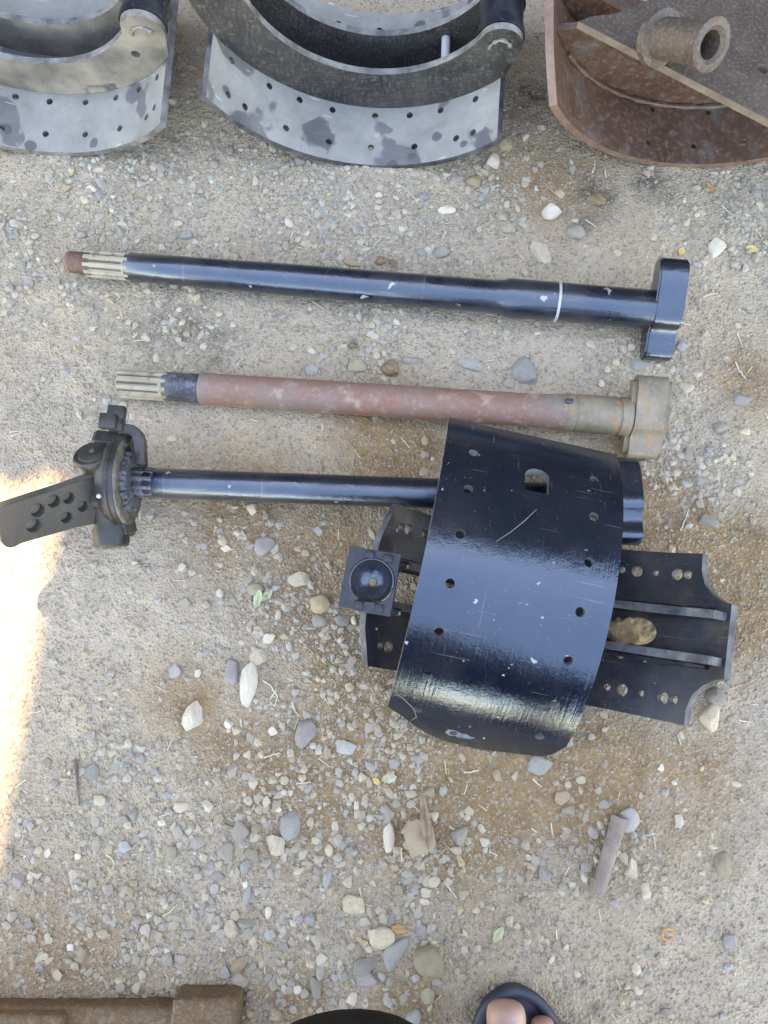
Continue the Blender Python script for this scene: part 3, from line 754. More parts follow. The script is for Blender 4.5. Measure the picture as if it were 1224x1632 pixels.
    for h in hl:
        cx = sum(q[0] for q in h) / len(h); cy = sum(q[1] for q in h) / len(h); r_ = math.hypot(h[0][0] - cx, h[0][1] - cy)
        b = link('bushing', lathe([(.0060, r_ * 1.005), (.0067, r_ * 1.02), (.0067, r_ * 1.10), (.0062, r_ * 1.14)], 24, cap=False), M_slack, ar, 60)
        b.location = o0 + ax * cx + up * cy; b.rotation_euler = nrm.to_track_quat('X', 'Z').to_euler()
        b = link('dirt_or_shade_plug', lathe([(-.0064, r_ * .985), (-.0045, r_ * .985), (-.0044, r_ * .5), (-.0044, .0004)], 20), M_plug, ar, 60)  # added disc hides the sunlit ground, coloured like ground in shade
        b.location = o0 + ax * cx + up * cy; b.rotation_euler = nrm.to_track_quat('X', 'Z').to_euler()
    # control-arm bracket: flat strap cranked towards the back, ending in two square tabs
    z2 = .085
    pts = [L(222, 740, .075), L(220, 700, z2), L(217, 690, z2), L(208, 684, z2), L(188, 682, z2)]
    def ribbon(pts, wd, th):
        bm = bmesh.new(); rows = []
        for i, p in enumerate(pts):
            t = (pts[min(i + 1, len(pts) - 1)] - pts[max(i - 1, 0)]); t.z = 0; t.normalize(); s = Vector((-t.y, t.x, 0)) * wd / 2
            rows.append([bm.verts.new(p + q) for q in (s, -s, -s + Vector((0, 0, -th)), s + Vector((0, 0, -th)))])
        for a, b in zip(rows, rows[1:]):
            for k in range(4): bm.faces.new((a[k], a[(k + 1) % 4], b[(k + 1) % 4], b[k]))
        bm.faces.new(rows[0]); bm.faces.new(rows[-1])
        bmesh.ops.recalc_face_normals(bm, faces=bm.faces)
        bmesh.ops.bevel(bm, geom=list(bm.edges), offset=.0012, segments=1, affect='EDGES')
        return from_bm(bm)
    st = link('control_strap', ribbon(pts, .011, .014), M_slack, root, 40)
    tb = link('tab', bevel_box(.018, .016, .010, .0012), M_slack, st); tb.location = L(173, 672, z2 + .004); tb.rotation_euler = (0, 0, -.08)
    tb = link('tab', bevel_box(.018, .017, .010, .0012), M_slack, st); tb.location = L(186, 660, z2 - .002); tb.rotation_euler = (0, 0, -.08)
    tb = link('tab', bevel_box(.015, .013, .010, .0012), M_slack, st); tb.location = L(186, 678, z2 - .001); tb.rotation_euler = (0, 0, -.08)
slack()

# ------------------------------------------------------------------ stones
def mat_stone(name, a, b, dust=.3):
    a = (a[0] * 1.08, a[1] * .95, a[2] * .77); b = (b[0] * 1.08, b[1] * .95, b[2] * .77)
    n = NT(name); oi = n.n('ShaderNodeObjectInfo')
    v = n.n('ShaderNodeVectorMath'); v.operation = 'ADD'; n.l(n.tc.outputs['Object'], v.inputs[0])
    cmb = n.n('ShaderNodeCombineXYZ'); n.l(n.math('MULTIPLY', oi.outputs['Random'], 50.), cmb.inputs[0]); n.l(cmb.outputs[0], v.inputs[1])
    vec = v.outputs[0]
    c = n.mix(n.ramp(n.noise(1.5, 5, .6, vec), .3, .7), a, b)
    c = n.mix(n.ramp(n.noise(9, 4, .7, vec), .4, .75, 0, .5), c, tuple(x * .72 for x in a))
    c = n.mix(n.ramp(n.noise(2.4, 4, .6, vec), .45, .7, 0, .12 + dust * 1.6), c, (.37, .285, .185))
    hs = n.n('ShaderNodeHueSaturation'); n.l(c, hs.inputs['Color']); n.l(n.ramp(oi.outputs['Random'], 0, 1, .82, 1.15), hs.inputs['Value'])
    return n.done(hs.outputs[0], .88, n.bump(n.noise(7, 5, .7, vec), .35, .06), spec=.2)
STN = dict(g=mat_stone('grey_stone', (.27, .27, .265), (.35, .345, .33)), b=mat_stone('blue_grey_stone', (.27, .29, .31), (.36, .38, .39), .15),
           v=mat_stone('violet_grey_stone', (.26, .255, .28), (.34, .33, .35), .15), w=mat_stone('whitish_stone', (.52, .50, .46), (.64, .62, .57), .12),
           e=mat_stone('beige_stone', (.43, .40, .335), (.53, .485, .41)), t=mat_stone('tan_stone', (.34, .28, .20), (.42, .36, .27)),
           o=mat_stone('olive_stone', (.28, .265, .21), (.37, .35, .28)), c=mat_stone('earth_clod', (.17, .125, .08), (.25, .19, .125), .4))
CN = dict(g='grey', b='blue-grey', v='violet-grey', w='whitish', e='beige', t='tan', o='olive-grey', c='brown earthy')
round_m = [rock_mesh(100 + i, 'round', 3) for i in range(7)]
ang_m = [rock_mesh(300 + i, 'ang') for i in range(9)]
round_v = {}; 
for me in round_m: me.shade_smooth(); me.set_sharp_from_angle(angle=R_(32))
for me in ang_m: me.shade_smooth(); me.set_sharp_from_angle(angle=R_(38))
def with_mat(me, key):
    k = (me.name, key)
    if k not in round_v:
        m2 = me.copy(); m2.materials.clear(); m2.materials.append(STN[key]); round_v[k] = m2
    return round_v[k]
# px, py, width, height (photo pixels), tilt (deg, clockwise), colour, r/a shape, [label]
S = [
 (836, 593, 43, 47, 0, 'b', 'r', 'large blue-grey stone between the far black shaft and the rusty shaft'),
 (861, 398, 30, 50, -28, 'e', 'a', 'long pale beige stone just above the far black shaft'),
 (880, 338, 32, 30, 10, 'w', 'a', 'jagged whitish stone above the long beige stone, below the brake shoes'),
 (919, 369, 29, 23, 0, 'g', 'r', 'grey lumpy stone right of the jagged whitish stone near the far shaft'),
 (1143, 396, 30, 36, -20, 'w', 'a', 'whitish wedge of stone right of the far shaft\'s cam head'),
 (791, 252, 30, 29, 0, 'w', 'a', 'pinkish white stone at the right foot of the middle grey brake shoe'),
 (757, 287, 25, 22, 0, 't', 'r', 'tan round stone below the pinkish white one by the middle shoe'),
 (806, 227, 26, 24, 0, 't', 'r', 'tan stone half under the right end of the middle grey shoe'),
 (478, 250, 25, 20, 0, 'b', 'a', 'pale stone chip poking out beneath the middle grey brake shoe'),
 (713, 332, 28, 14, -5, 'w', 'r', 'flat whitish pebble on the dirt below the middle grey brake shoe'),
 (704, 400, 27, 18, -25, 'g', 'r', 'flat grey pebble just above the middle of the far black shaft'),
 (560, 417, 32, 12, 20, 't', 'a', 'thin tan stone sliver against the far side of the far black shaft'),
 (488, 388, 27, 19, 0, 'e', 'a', 'pale half-buried stone above the far black shaft, left of its middle'),
 (568, 585, 34, 30, 5, 'o', 'a', 'square olive-brown stone beside the far edge of the rusty shaft'),
 (623, 588, 30, 26, 0, 'c', 'r', 'brown earth clod next to the square olive stone by the rusty shaft'),
 (655, 570, 34, 26, 0, 'g', 'a', 'crumbly grey lump above the rusty shaft\'s middle'),
 (750, 583, 42, 22, 18, 'b', 'a', 'flat blue-white stone flake above the rusty shaft'),
 (1184, 633, 34, 29, -5, 'b', 'a', 'squarish pale blue-grey stone right of the rusty shaft\'s head'),
 (1097, 616, 30, 24, -35, 'e', 'a', 'pale stone beside the rusty shaft\'s cam head'),
 (1017, 580, 32, 24, 0, 'b', 'a', 'blue-grey stone below the far shaft\'s cam head'),
 (1134, 1143, 32, 46, 8, 'e', 'r', 'large beige stone off the lower right wing of the black shoe'),
 (1143, 1112, 32, 30, 0, 'g', 'r', 'grey stone touching the lower right wing of the black shoe'),
 (1130, 832, 34, 26, 35, 'g', 'a', 'dark grey layered stone in the reddish hollow right of the shafts'),
 (1101, 724, 28, 24, 0, 'g', 'a', 'grey stone in the rubble below the rusty shaft\'s head'),
 (1095, 766, 22, 26, 10, 'b', 'a', 'blue-grey stone at the bottom of the rubble right of the shaft cam'),
 (477, 924, 36, 29, -10, 'e', 'a', 'triangular beige stone left of the round-cupped block'),
 (510, 961, 30, 28, 0, 't', 'r', 'round tan stone below the triangular beige one'),
 (509, 989, 36, 27, -15, 'g', 'a', 'grey split stone under the round tan one, near the black shoe'),
 (544, 988, 28, 22, -10, 'g', 'a', 'grey-brown stone touching the left wing of the black shoe'),
 (418, 869, 32, 28, 0, 'v', 'r', 'flat violet-grey stone half buried below the third shaft'),
 (400, 812, 22, 22, 20, 'e', 'a', 'pale triangular stone just below the third shaft'),
 (277, 1073, 22, 30, -8, 'b', 'a', 'pale blue squarish stone left of the two long pebbles'),
 (369, 1071, 24, 43, 8, 'v', 'r', 'smooth violet-grey oval pebble, left of a pair of long pebbles'),
 (396, 1086, 25, 63, 4, 'w', 'r', 'long whitish pebble, right of a pair of long pebbles'),
 (412, 1048, 28, 32, -25, 'e', 'a', 'beige stone at the top of the long whitish pebble'),
 (308, 1142, 36, 50, 32, 'w', 'a', 'sharp whitish wedge of stone on bare dirt, lower left of the pile'),
 (484, 1169, 31, 41, 8, 'v', 'r', 'violet-grey egg-shaped stone left of the glossy shoe\'s lower end'),
 (549, 1190, 38, 28, 5, 'b', 'a', 'blue-white mottled stone left of the glossy shoe\'s lower tongue'),
 (862, 1220, 42, 32, -8, 'b', 'a', 'sharp blue-white stone flake just below the glossy shoe'),
 (905, 1185, 26, 22, 20, 'g', 'a', 'grey stone at the lower right corner of the glossy shoe'),
 (1003, 1305, 28, 38, 0, 'b', 'r', 'pale blue-white stone at the upper end of the rusty rod'),
 (1012, 1387, 31, 33, 0, 'e', 'a', 'pale beige stone to the right of the rusty rod'),
 (1155, 1380, 30, 38, 10, 'o', 'r', 'flat olive stone sunk in the dust at the right'),
 (1164, 1502, 28, 30, 20, 'v', 'a', 'diamond-shaped violet-grey stone in the dust at lower right'),
 (949, 1325, 24, 26, 0, 'v', 'a', 'violet-grey stone against the left side of the rusty rod'),
 (461, 1317, 34, 43, 20, 'b', 'r', 'blue-grey oval stone leaning on a beige square stone'),
 (438, 1345, 32, 42, -10, 'e', 'a', 'beige square stone under the blue-grey oval one'),
 (384, 1326, 30, 36, 0, 'g', 'a', 'largest grey stone of the gravel patch left of the blue-grey oval stone'),
 (360, 1358, 27, 29, 0, 'g', 'r', 'round grey stone in the middle of the lower left gravel patch'),
 (400, 1364, 30, 24, 30, 'o', 'a', 'olive-grey angular stone in the gravel below the largest grey stone'),
 (314, 1343, 27, 19, 0, 'g', 'r', 'flat grey stone at the left edge of the lower gravel patch'),
 (391, 1470, 32, 28, 0, 'g', 'a', 'grey flat stone beside a pale round one in the lower left gravel'),
 (367, 1484, 23, 28, 0, 'e', 'r', 'pale round stone beside the grey flat one in the lower left gravel'),
 (566, 1444, 38, 32, 10, 'e', 'r', 'pale oval stone alone above the lower stone cluster'),
 (608, 1492, 38, 34, 5, 'e', 'r', 'beige round stone at the top of the lower stone cluster'),
 (629, 1520, 30, 55, 32, 'b', 'r', 'long blue-grey stone leaning on the beige round stone'),
 (685, 1533, 51, 46, 0, 'o', 'r', 'largest olive-beige stone, right of the lower stone cluster'),
 (578, 1540, 36, 24, -5, 'g', 'r', 'grey oval stone on the left of the lower stone cluster'),
 (583, 1564, 37, 28, 0, 'v', 'a', 'violet-grey blocky stone below the grey oval one in the lower cluster'),
 (564, 1593, 27, 20, 0, 'w', 'a', 'white stone just above the dark trouser knee'),
 (598, 1595, 31, 22, 0, 't', 'a', 'tan flat stone right of the white one above the dark knee'),
 (682, 1588, 23, 30, 0, 'o', 'a', 'olive upright stone left of the sandal'),
 (660, 1622, 25, 22, 0, 'b', 'r', 'bluish stone at the bottom edge between knee and sandal'),
 (437, 1621, 27, 20, 0, 'e', 'a', 'pale stone at the bottom edge left of the dark knee'),
 (502, 1573, 20, 40, -8, 'g', 'a', 'grey upright slab in the gravel left of the dark knee'),
 (381, 1540, 18, 36, 48, 't', 'r', 'slanting pinkish tan stone above the dirt-caked block\'s end'),
 (381, 1566, 25, 21, 0, 'g', 'r', 'grey round stone at the corner of the dirt-caked block'),
 (357, 1556, 17, 30, -10, 'b', 'a', 'upright blue-grey chip near the dirt-caked block\'s end'),
 (620, 1334, 17, 43, 0, 'w', 'r', 'slim white pebble left of the leaf-covered stone chip'),
 (733, 1333, 27, 30, 20, 'g', 'r', 'grey stone right of the leaf-covered stone chip'),
 (144, 1233, 22, 30, 0, 'b', 'a', 'blue-grey stone beside the dark vertical twig'),
 (27, 1402, 22, 27, -20, 'v', 'a', 'violet-grey stone at the lower end of the sunlit patch'),
 (869, 1394, 26, 26, 0, 'b', 'a', 'crumbled blue-grey stone left of the rusty rod\'s lower end'),
 (952, 316, 30, 22, 0, 'c', 'r', 'dark brown earth clod below the rusty brake shoe'),
 (675, 1485, 25, 21, 0, 'v', 'a', 'violet-grey stone above the largest olive-beige stone'),
 (727, 1358, 24, 18, 20, 'e', 'a', 'pale wedge-shaped stone under the grey one right of the leaf'),
]
S2 = [(294, 370, 24, 15, -8, 'b', 'r'), (132, 314, 14, 18, -20, 'e', 'a'), (159, 306, 15, 20, 0, 'b', 'a'), (220, 317, 20, 9, 0, 'g', 'r'), (281, 334, 16, 20, 0, 'g', 'r'), (281, 354, 18, 14, 0, 'e', 'a'), (317, 340, 20, 12, 10, 'g', 'a'), (365, 235, 12, 18, 0, 'g', 'r'), (341, 258, 12, 16, 0, 'g', 'r'), (154, 349, 12, 11, 0, 'e', 'a'), (233, 462, 18, 15, 0, 'e', 'a'), (14, 458, 18, 16, 0, 'g', 'r'), (15, 478, 13, 17, 0, 'g', 'r'), (34, 420, 12, 16, 0, 'g', 'r'), (134, 388, 14, 10, 0, 'e', 'a'), (285, 493, 10, 10, 0, 'w', 'a'), (303, 505, 12, 10, 0, 'e', 'a'), (604, 312, 14, 12, 30, 'w', 'a'), (676, 311, 18, 14, 0, 'b', 'r'), (607, 413, 20, 14, 0, 'c', 'r'), (628, 417, 18, 16, 0, 'c', 'a'), (633, 398, 18, 12, 0, 'e', 'a'), (499, 556, 22, 14, 20, 'w', 'a'), (497, 588, 20, 18, 0, 'b', 'r'), (721, 558, 14, 12, 0, 'e', 'a'), (563, 549, 20, 14, 0, 'c', 'a'), (810, 366, 24, 18, 0, 'e', 'a'), (1155, 427, 10, 18, 0, 'e', 'a'), (1207, 305, 20, 18, 0, 'g', 'a'), (1088, 552, 20, 18, 0, 'b', 'a'), (893, 307, 22, 20, 0, 't', 'a'), (1120, 561, 10, 18, -20, 'e', 'a'), (1149, 680, 21, 16, 0, 'g', 'r'), (1188, 687, 19, 14, 0, 'e', 'r'), (1172, 726, 18, 17, 0, 'e', 'a'), (1120, 742, 17, 20, 0, 'w', 'a'), (1116, 766, 20, 16, 0, 'g', 'a'), (1078, 776, 14, 10, 35, 'w', 'a'), (1172, 1146, 22, 14, -15, 'e', 'a'), (294, 815, 16, 13, 0, 'e', 'a'), (353, 861, 16, 16, 0, 'e', 'r'), (359, 873, 18, 12, 10, 'w', 'a'), (506, 846, 20, 19, 0, 'b', 'a'), (487, 880, 14, 11, 0, 'e', 'r'), (564, 989, 10, 15, 0, 'w', 'r'), (473, 985, 13, 19, 20, 'b', 'a'), (406, 938, 24, 19, 0, 'o', 'r'), (396, 949, 11, 11, 0, 'o', 'r'), (429, 1017, 23, 18, -25, 'w', 'a'), (452, 1016, 20, 15, 0, 't', 'a'), (461, 1030, 11, 15, 0, 'b', 'r'), (298, 1079, 14, 22, 0, 'g', 'a'), (314, 1074, 11, 16, 10, 'w', 'a'), (364, 1153, 18, 18, 0, 'w', 'a'), (376, 1165, 19, 15, -30, 'e', 'a'), (434, 1166, 18, 16, 20, 'w', 'a'), (463, 1200, 12, 14, 0, 'e', 'r'), (515, 1086, 12, 11, 0, 'w', 'a'), (557, 1094, 14, 15, 0, 'o', 'r'), (384, 1024, 12, 11, 0, 'w', 'a'), (515, 1023, 13, 11, 0, 't', 'a'), (643, 1204, 16, 16, 0, 'e', 'a'), (393, 1122, 14, 12, 0, 'e', 'a'), (327, 963, 15, 13, 0, 'o', 'r'), (350, 1032, 13, 10, 0, 'b', 'a'),
 (206, 1202, 14, 18, 0, 'b', 'a'), (222, 1211, 15, 15, 0, 'v', 'r'), (156, 1276, 20, 17, 20, 'e', 'r'), (244, 1233, 16, 15, 0, 'b', 'a'), (100, 1240, 17, 14, 0, 'e', 'a'), (107, 1234, 8, 8, 0, 'w', 'r'), (287, 1287, 27, 15, 5, 'e', 'r'), (194, 1307, 20, 14, -10, 'g', 'r'), (211, 1300, 14, 20, 0, 'b', 'r'), (151, 1348, 16, 25, 10, 'g', 'r'), (72, 1362, 12, 23, -15, 'w', 'a'), (36, 1326, 11, 11, 0, 'w', 'a'), (62, 1309, 12, 10, -30, 'e', 'r'), (21, 1429, 21, 18, 0, 'e', 'a'), (190, 1362, 15, 14, 0, 'v', 'a'), (273, 1358, 16, 21, 0, 'o', 'r'), (323, 1367, 15, 18, 0, 'e', 'a'), (345, 1400, 23, 20, 0, 'v', 'a'), (364, 1314, 18, 16, 10, 'g', 'a'), (335, 1382, 16, 20, 0, 'v', 'a'), (276, 1477, 18, 17, 0, 'e', 'a'), (299, 1491, 16, 12, 0, 'g', 'r'), (266, 1533, 20, 22, 0, 'g', 'r'), (190, 1561, 19, 21, 0, 'e', 'a'), (130, 1518, 20, 18, 0, 'o', 'r'), (112, 1511, 13, 13, 0, 'w', 'r'), (201, 1528, 14, 14, 0, 'g', 'r'), (384, 1295, 19, 20, 0, 'o', 'a'), (390, 1382, 14, 22, 20, 'b', 'r'), (305, 1431, 16, 20, -20, 'o', 'a'), (121, 1366, 10, 10, 0, 'w', 'r'), (48, 1356, 15, 10, 0, 'g', 'r'), (408, 1322, 16, 18, 0, 'o', 'a'), (359, 1332, 16, 16, 0, 'g', 'a'), (312, 1388, 14, 14, 0, 'g', 'r'), (389, 1413, 12, 16, 20, 'w', 'a'), (392, 1432, 12, 30, 15, 'b', 'r'),
 (521, 1403, 13, 28, 18, 'b', 'r'), (643, 1593, 12, 17, 0, 'o', 'r'), (485, 1587, 16, 20, -10, 'g', 'a'), (474, 1578, 12, 13, 0, 'w', 'r'), (464, 1568, 13, 13, 0, 'g', 'r'), (495, 1537, 20, 16, -20, 'e', 'a'), (691, 1357, 18, 15, -30, 'b', 'a'), (679, 1424, 20, 20, 0, 'e', 'a'), (677, 1439, 17, 12, 15, 'w', 'a'), (715, 1408, 16, 15, 0, 'e', 'a'), (759, 1454, 14, 13, 0, 'e', 'a'), (706, 1262, 13, 14, 0, 'b', 'r'), (685, 1264, 20, 14, -10, 'o', 'r'), (655, 1266, 17, 12, 5, 'e', 'r'), (692, 1302, 16, 15, 20, 'e', 'r'), (569, 1286, 12, 16, -15, 'w', 'a'), (540, 1487, 17, 20, -15, 'g', 'a'), (521, 1482, 12, 22, -25, 'g', 'a'), (572, 1515, 15, 21, 0, 'o', 'r'), (494, 1312, 12, 14, 0, 'e', 'r'), (524, 1357, 13, 18, 0, 'e', 'r'), (510, 1551, 14, 20, 0, 'g', 'r'), (614, 1575, 13, 10, 0, 'w', 'a'), (693, 1492, 18, 16, 0, 'g', 'r'), (664, 1500, 14, 12, 0, 'g', 'a'), (443, 1292, 12, 12, 0, 'w', 'a'), (425, 1278, 14, 18, 10, 'e', 'a'), (386, 1345, 12, 12, 0, 'g', 'r'), (427, 1455, 10, 18, 0, 'w', 'r'), (476, 1467, 14, 14, 0, 'b', 'r'), (493, 1467, 16, 16, 0, 'b', 'r'), (554, 1408, 16, 18, 0, 'e', 'r'), (636, 1420, 14, 18, 0, 'o', 'r'), (738, 1427, 16, 14, 0, 'o', 'r'), (727, 1480, 14, 18, 0, 'o', 'r'), (742, 1490, 9, 16, -30, 'e', 'a'), (538, 1368, 14, 14, 0, 'g', 'r'), (534, 1318, 12, 18, 0, 'e', 'r'), (453, 1245, 14, 18, 20, 'e', 'a'), (412, 1290, 14, 16, 0, 'o', 'r'),
 (794, 1238, 14, 20, 0, 't', 'r'), (823, 1238, 13, 16, 20, 'e', 'a'), (896, 1272, 25, 20, 0, 't', 'r'), (909, 1292, 22, 15, 0, 'o', 'r'), (928, 1245, 18, 15, 0, 'e', 'a'), (928, 1261, 9, 14, 0, 'e', 'a'), (963, 1285, 18, 20, 0, 'g', 'a'), (954, 1262, 15, 17, 0, 'g', 'a'), (1030, 1419, 16, 26, 0, 'e', 'r'), (934, 1399, 14, 18, 0, 'w', 'a'), (979, 1443, 21, 20, 20, 'v', 'a'), (1138, 1347, 18, 19, 10, 'e', 'a'), (1117, 1361, 10, 11, 0, 'e', 'a'), (888, 1512, 14, 25, 25, 'o', 'a'), (906, 1512, 16, 10, 0, 'e', 'a'), (867, 1467, 10, 15, 10, 'g', 'r'), (860, 1457, 11, 15, 0, 'g', 'r'), (1039, 1575, 18, 12, 0, 'g', 'r'), (993, 1597, 11, 14, 20, 'e', 'r'), (1056, 1224, 14, 11, 0, 'w', 'a'), (838, 1440, 14, 16, 0, 'o', 'r'), (940, 1479, 12, 14, -20, 'e', 'a'), (923, 1554, 15, 13, 0, 'w', 'a'), (914, 1412, 14, 11, 20, 'w', 'a'), (986, 1361, 13, 12, 0, 'w', 'a'), (969, 1402, 8, 10, 0, 'w', 'r'), (1060, 1417, 14, 10, 30, 'e', 'a'), (839, 1348, 14, 16, 0, 'o', 'r'), (821, 1340, 13, 14, 0, 'g', 'a'), (844, 1367, 12, 12, 0, 'e', 'a'), (1076, 1248, 9, 8, 0, 'w', 'r'), (1175, 1250, 16, 9, 20, 'e', 'r'), (1093, 1292, 10, 8, 0, 'e', 'a'), (1022, 1269, 7, 11, 0, 'e', 'a'), (1110, 1570, 11, 12, 0, 'e', 'a'), (1072, 1622, 12, 9, 0, 'e', 'a'), (902, 1320, 11, 14, 0, 'e', 'a'), (1175, 1525, 13, 13, 0, 'e', 'a'), (952, 1372, 10, 13, -20, 'w', 'a'), (945, 1353, 12, 12, 0, 'g', 'a'), (958, 1315, 10, 16, -20, 'w', 'a'), (1087, 1466, 11, 13, 0, 'g', 'a')]
stone_pos = []
def lay_stone(px, py, wpx, hpx, tilt, c, shape, label, group, i):
    p = at(px, py); k = ppm(py)
    sx, sy = wpx / k / 2 * 1.12, hpx / k / 2 * 1.14
    sz = min(sx, sy) * rng.uniform(.55, .8)
    me = with_mat((round_m if shape == 'r' else ang_m)[i % (7 if shape == 'r' else 9)], c)
    o = bpy.data.objects.new('stone' if max(wpx, hpx) >= 18 else 'pebble', me); col.objects.link(o)
    z = float(gheight(p.x, p.y))
    o.location = (p.x, p.y, z + sz * rng.uniform(-.05, .28)); o.scale = (sx, sy, sz)
    o.rotation_euler = (rng.uniform(-.12, .12), rng.uniform(-.12, .12), -R_(tilt))
    tag(o, label, 'stone', group)
    stone_pos.append((p.x, p.y, max(sx, sy)))
def zone(px, py):
    if py < 440 and px < 420: return 'in fine gravel below the left shoe'
    if py < 440 and px < 860: return 'between middle shoe and far shaft'
    if py < 470: return 'below the rusty brake shoe'
    if py < 600 and px < 900: return 'between far shaft and rusty shaft'
    if py < 800 and px > 980: return 'in rubble right of the shaft heads'
    if py < 640 and px < 200: return 'left of the rusty shaft'
    if py < 900 and px < 620: return 'just below the third shaft'
    if py < 1060 and px < 620: return 'left of the round-cupped block'
    if py < 1230 and px < 420: return 'around the sharp whitish wedge of stone'
    if py < 1260 and px < 780: return 'at the glossy shoe\'s lower left'
    if px < 260: return 'in scattered gravel near the sunlit patch'
    if px < 470 and py < 1440: return 'in the lower left gravel patch'
    if px < 470: return 'above the dirt-caked block'
    if px < 600 and py > 1380: return 'left of the lower stone cluster'
    if px < 780: return 'around the leaf-covered chip'
    if py < 1330 and px < 945: return 'in the brown dirt below the glossy shoe'
    if px < 1000 and py < 1450: return 'beside the rusty rod'
    if py > 1450: return 'in smooth dust near the sandal'
    return 'in smooth dust at right edge'
for i, t_ in enumerate(S): lay_stone(*t_[:7], t_[7], 'larger stones on the dirt', i)
ORD = ['leftmost', 'second from left', 'third from left', 'fourth from left', 'fifth from left', 'sixth from left', 'seventh from left', 'eighth from left', 'ninth from left', 'tenth from left']
byl = {}
for t_ in S2:
    byl.setdefault('small ' + CN[t_[5]] + (' rounded pebble ' if t_[6] == 'r' else ' angular stone ') + zone(t_[0], t_[1]), []).append(t_)
i = 0
for lab, lst in byl.items():
    lst.sort(key=lambda q: q[0])
    for k, t_ in enumerate(lst):
        lay_stone(*t_, lab + (', ' + ORD[k] if len(lst) > 1 else ''), 'small pebbles ' + zone(t_[0], t_[1]), i); i += 1

# ------------------------------------------------------------------ gravel and grit
base_ico = []
for sd_ in range(6):
    bm = bmesh.new(); bmesh.ops.create_icosphere(bm, subdivisions=1, radius=1); r = random.Random(sd_)
    base_ico.append((np.array([v.co[:] for v in bm.verts]), np.array([[l.index for l in f.verts] for f in bm.faces]))); bm.free()
lo_ico = (np.array([(0, 0, 1)] + [(math.cos(a) * .95, math.sin(a) * .95, .25 * ((i % 2) * 2 - 1) + .1) for i, a in enumerate(np.linspace(0, 2 * math.pi, 6, endpoint=False))] + [(0, 0, -.6)]),
          np.array([(0, 1 + i, 1 + (i + 1) % 6) for i in range(6)] + [(7, 1 + (i + 1) % 6, 1 + i) for i in range(6)]))
def scatter(name, count, smin, smax, power, hi, label, seed, floor_d, clear):
    r = np.random.default_rng(seed)
    X_, Y_ = [], []
    got = 0
    while got < count:
        x = r.uniform(-.62, .62, count * 2); y = r.uniform(-.5, 1.05, count * 2)
        d_ = blob(x, y, GRAV) + floor_d
        d_ *= .35 + 1.3 * vnoise(x, y, .04, 31) * (.4 + 1.2 * vnoise(x, y, .014, 32))
        k = r.uniform(0, 1.15, len(x)) < d_
        X_.append(x[k]); Y_.append(y[k]); got += int(k.sum())
    x = np.concatenate(X_)[:count]; y = np.concatenate(Y_)[:count]
    if clear:
        sp = np.array(stone_pos)
        d2 = ((x[:, None] - sp[None, :, 0]) ** 2 + (y[:, None] - sp[None, :, 1]) ** 2) < (sp[None, :, 2] * .9) ** 2
        k = ~d2.any(1); x, y = x[k], y[k]
    n_ = len(x)
    s = smin * (smax / smin) ** (r.uniform(0, 1, n_) ** power)
    el = r.uniform(.62, 1.0, n_); fl = r.uniform(.42, .8, n_); th = r.uniform(0, 2 * np.pi, n_)
    z = gheight(x, y)
    Vs, Fs, Cs, off = [], [], [], 0
    pal = np.array([(.31, .31, .305), (.29, .315, .34), (.36, .345, .315), (.46, .45, .42), (.41, .375, .315), (.33, .285, .215), (.27, .265, .27), (.38, .365, .33), (.28, .25, .20)])
    ci = r.choice(len(pal), n_, p=[.2, .14, .16, .09, .13, .07, .09, .09, .03])
    cc = pal[ci] * np.array([(1.08, .95, .75)]) * r.uniform(.8, 1.2, (n_, 1)); cc = cc * .9 + np.array([(.40, .305, .195)]) * .1
    # gravel lying in brown earth is stained with it
    em = np.clip(blob(x, y, EARTH), 0, 1)[:, None]; cc = cc * (1 - .4 * em) + np.array([(.30, .22, .14)]) * .4 * em
    BV, BF = (base_ico[0] if hi else lo_ico)
    nb = len(BV)
    jit = r.normal(0, .21, (n_, nb, 3))
    P = BV[None] * (1 + jit[..., :1]) + jit * .45
    P[..., 0] *= s[:, None]; P[..., 1] *= (s * el)[:, None]; P[..., 2] *= (s * fl * el)[:, None]
    c_, s_ = np.cos(th)[:, None], np.sin(th)[:, None]
    px_ = P[..., 0] * c_ - P[..., 1] * s_; py_ = P[..., 0] * s_ + P[..., 1] * c_
    P[..., 0] = px_ + x[:, None]; P[..., 1] = py_ + y[:, None]; P[..., 2] += (z + s * fl * el * r.uniform(-.15, .4, n_))[:, None]
    F_ = (BF[None] + (np.arange(n_) * nb)[:, None, None]).reshape(-1, 3)
    me = bpy.data.meshes.new(name); me.vertices.add(n_ * nb); me.vertices.foreach_set('co', P.astype(np.float32).ravel())
    me.loops.add(F_.size); me.loops.foreach_set('vertex_index', F_.astype(np.int32).ravel())
    me.polygons.add(len(F_)); me.polygons.foreach_set('loop_start', np.arange(0, F_.size, 3, dtype=np.int32)); me.update(); me.validate()
    a_ = me.attributes.new('tone', 'FLOAT_COLOR', 'POINT')
    C4 = np.concatenate([np.repeat(cc, nb, 0), np.ones((n_ * nb, 1))], 1); a_.data.foreach_set('color', C4.astype(np.float32).ravel())
    o = link(name, me, M_gravel, smooth=(20 if hi else None))
    return tag(o, label, 'gravel', kind='stuff')
n = NT('gravel_tones'); a_ = n.n('ShaderNodeAttribute'); a_.attribute_name = 'tone'
cg = n.mix(n.ramp(n.noise(300, 4, .7), .35, .75, 0, .5), a_.outputs['Color'], n.mix(.5, a_.outputs['Color'], (.20, .18, .15)))
cg = n.mix(n.ramp(n.noise(60, 3, .6), .5, .7, 0, .6), cg, (.37, .285, .185))
M_gravel = n.done(cg, .92, n.bump(n.noise(600, 3, .7), .35, .001), spec=.15)
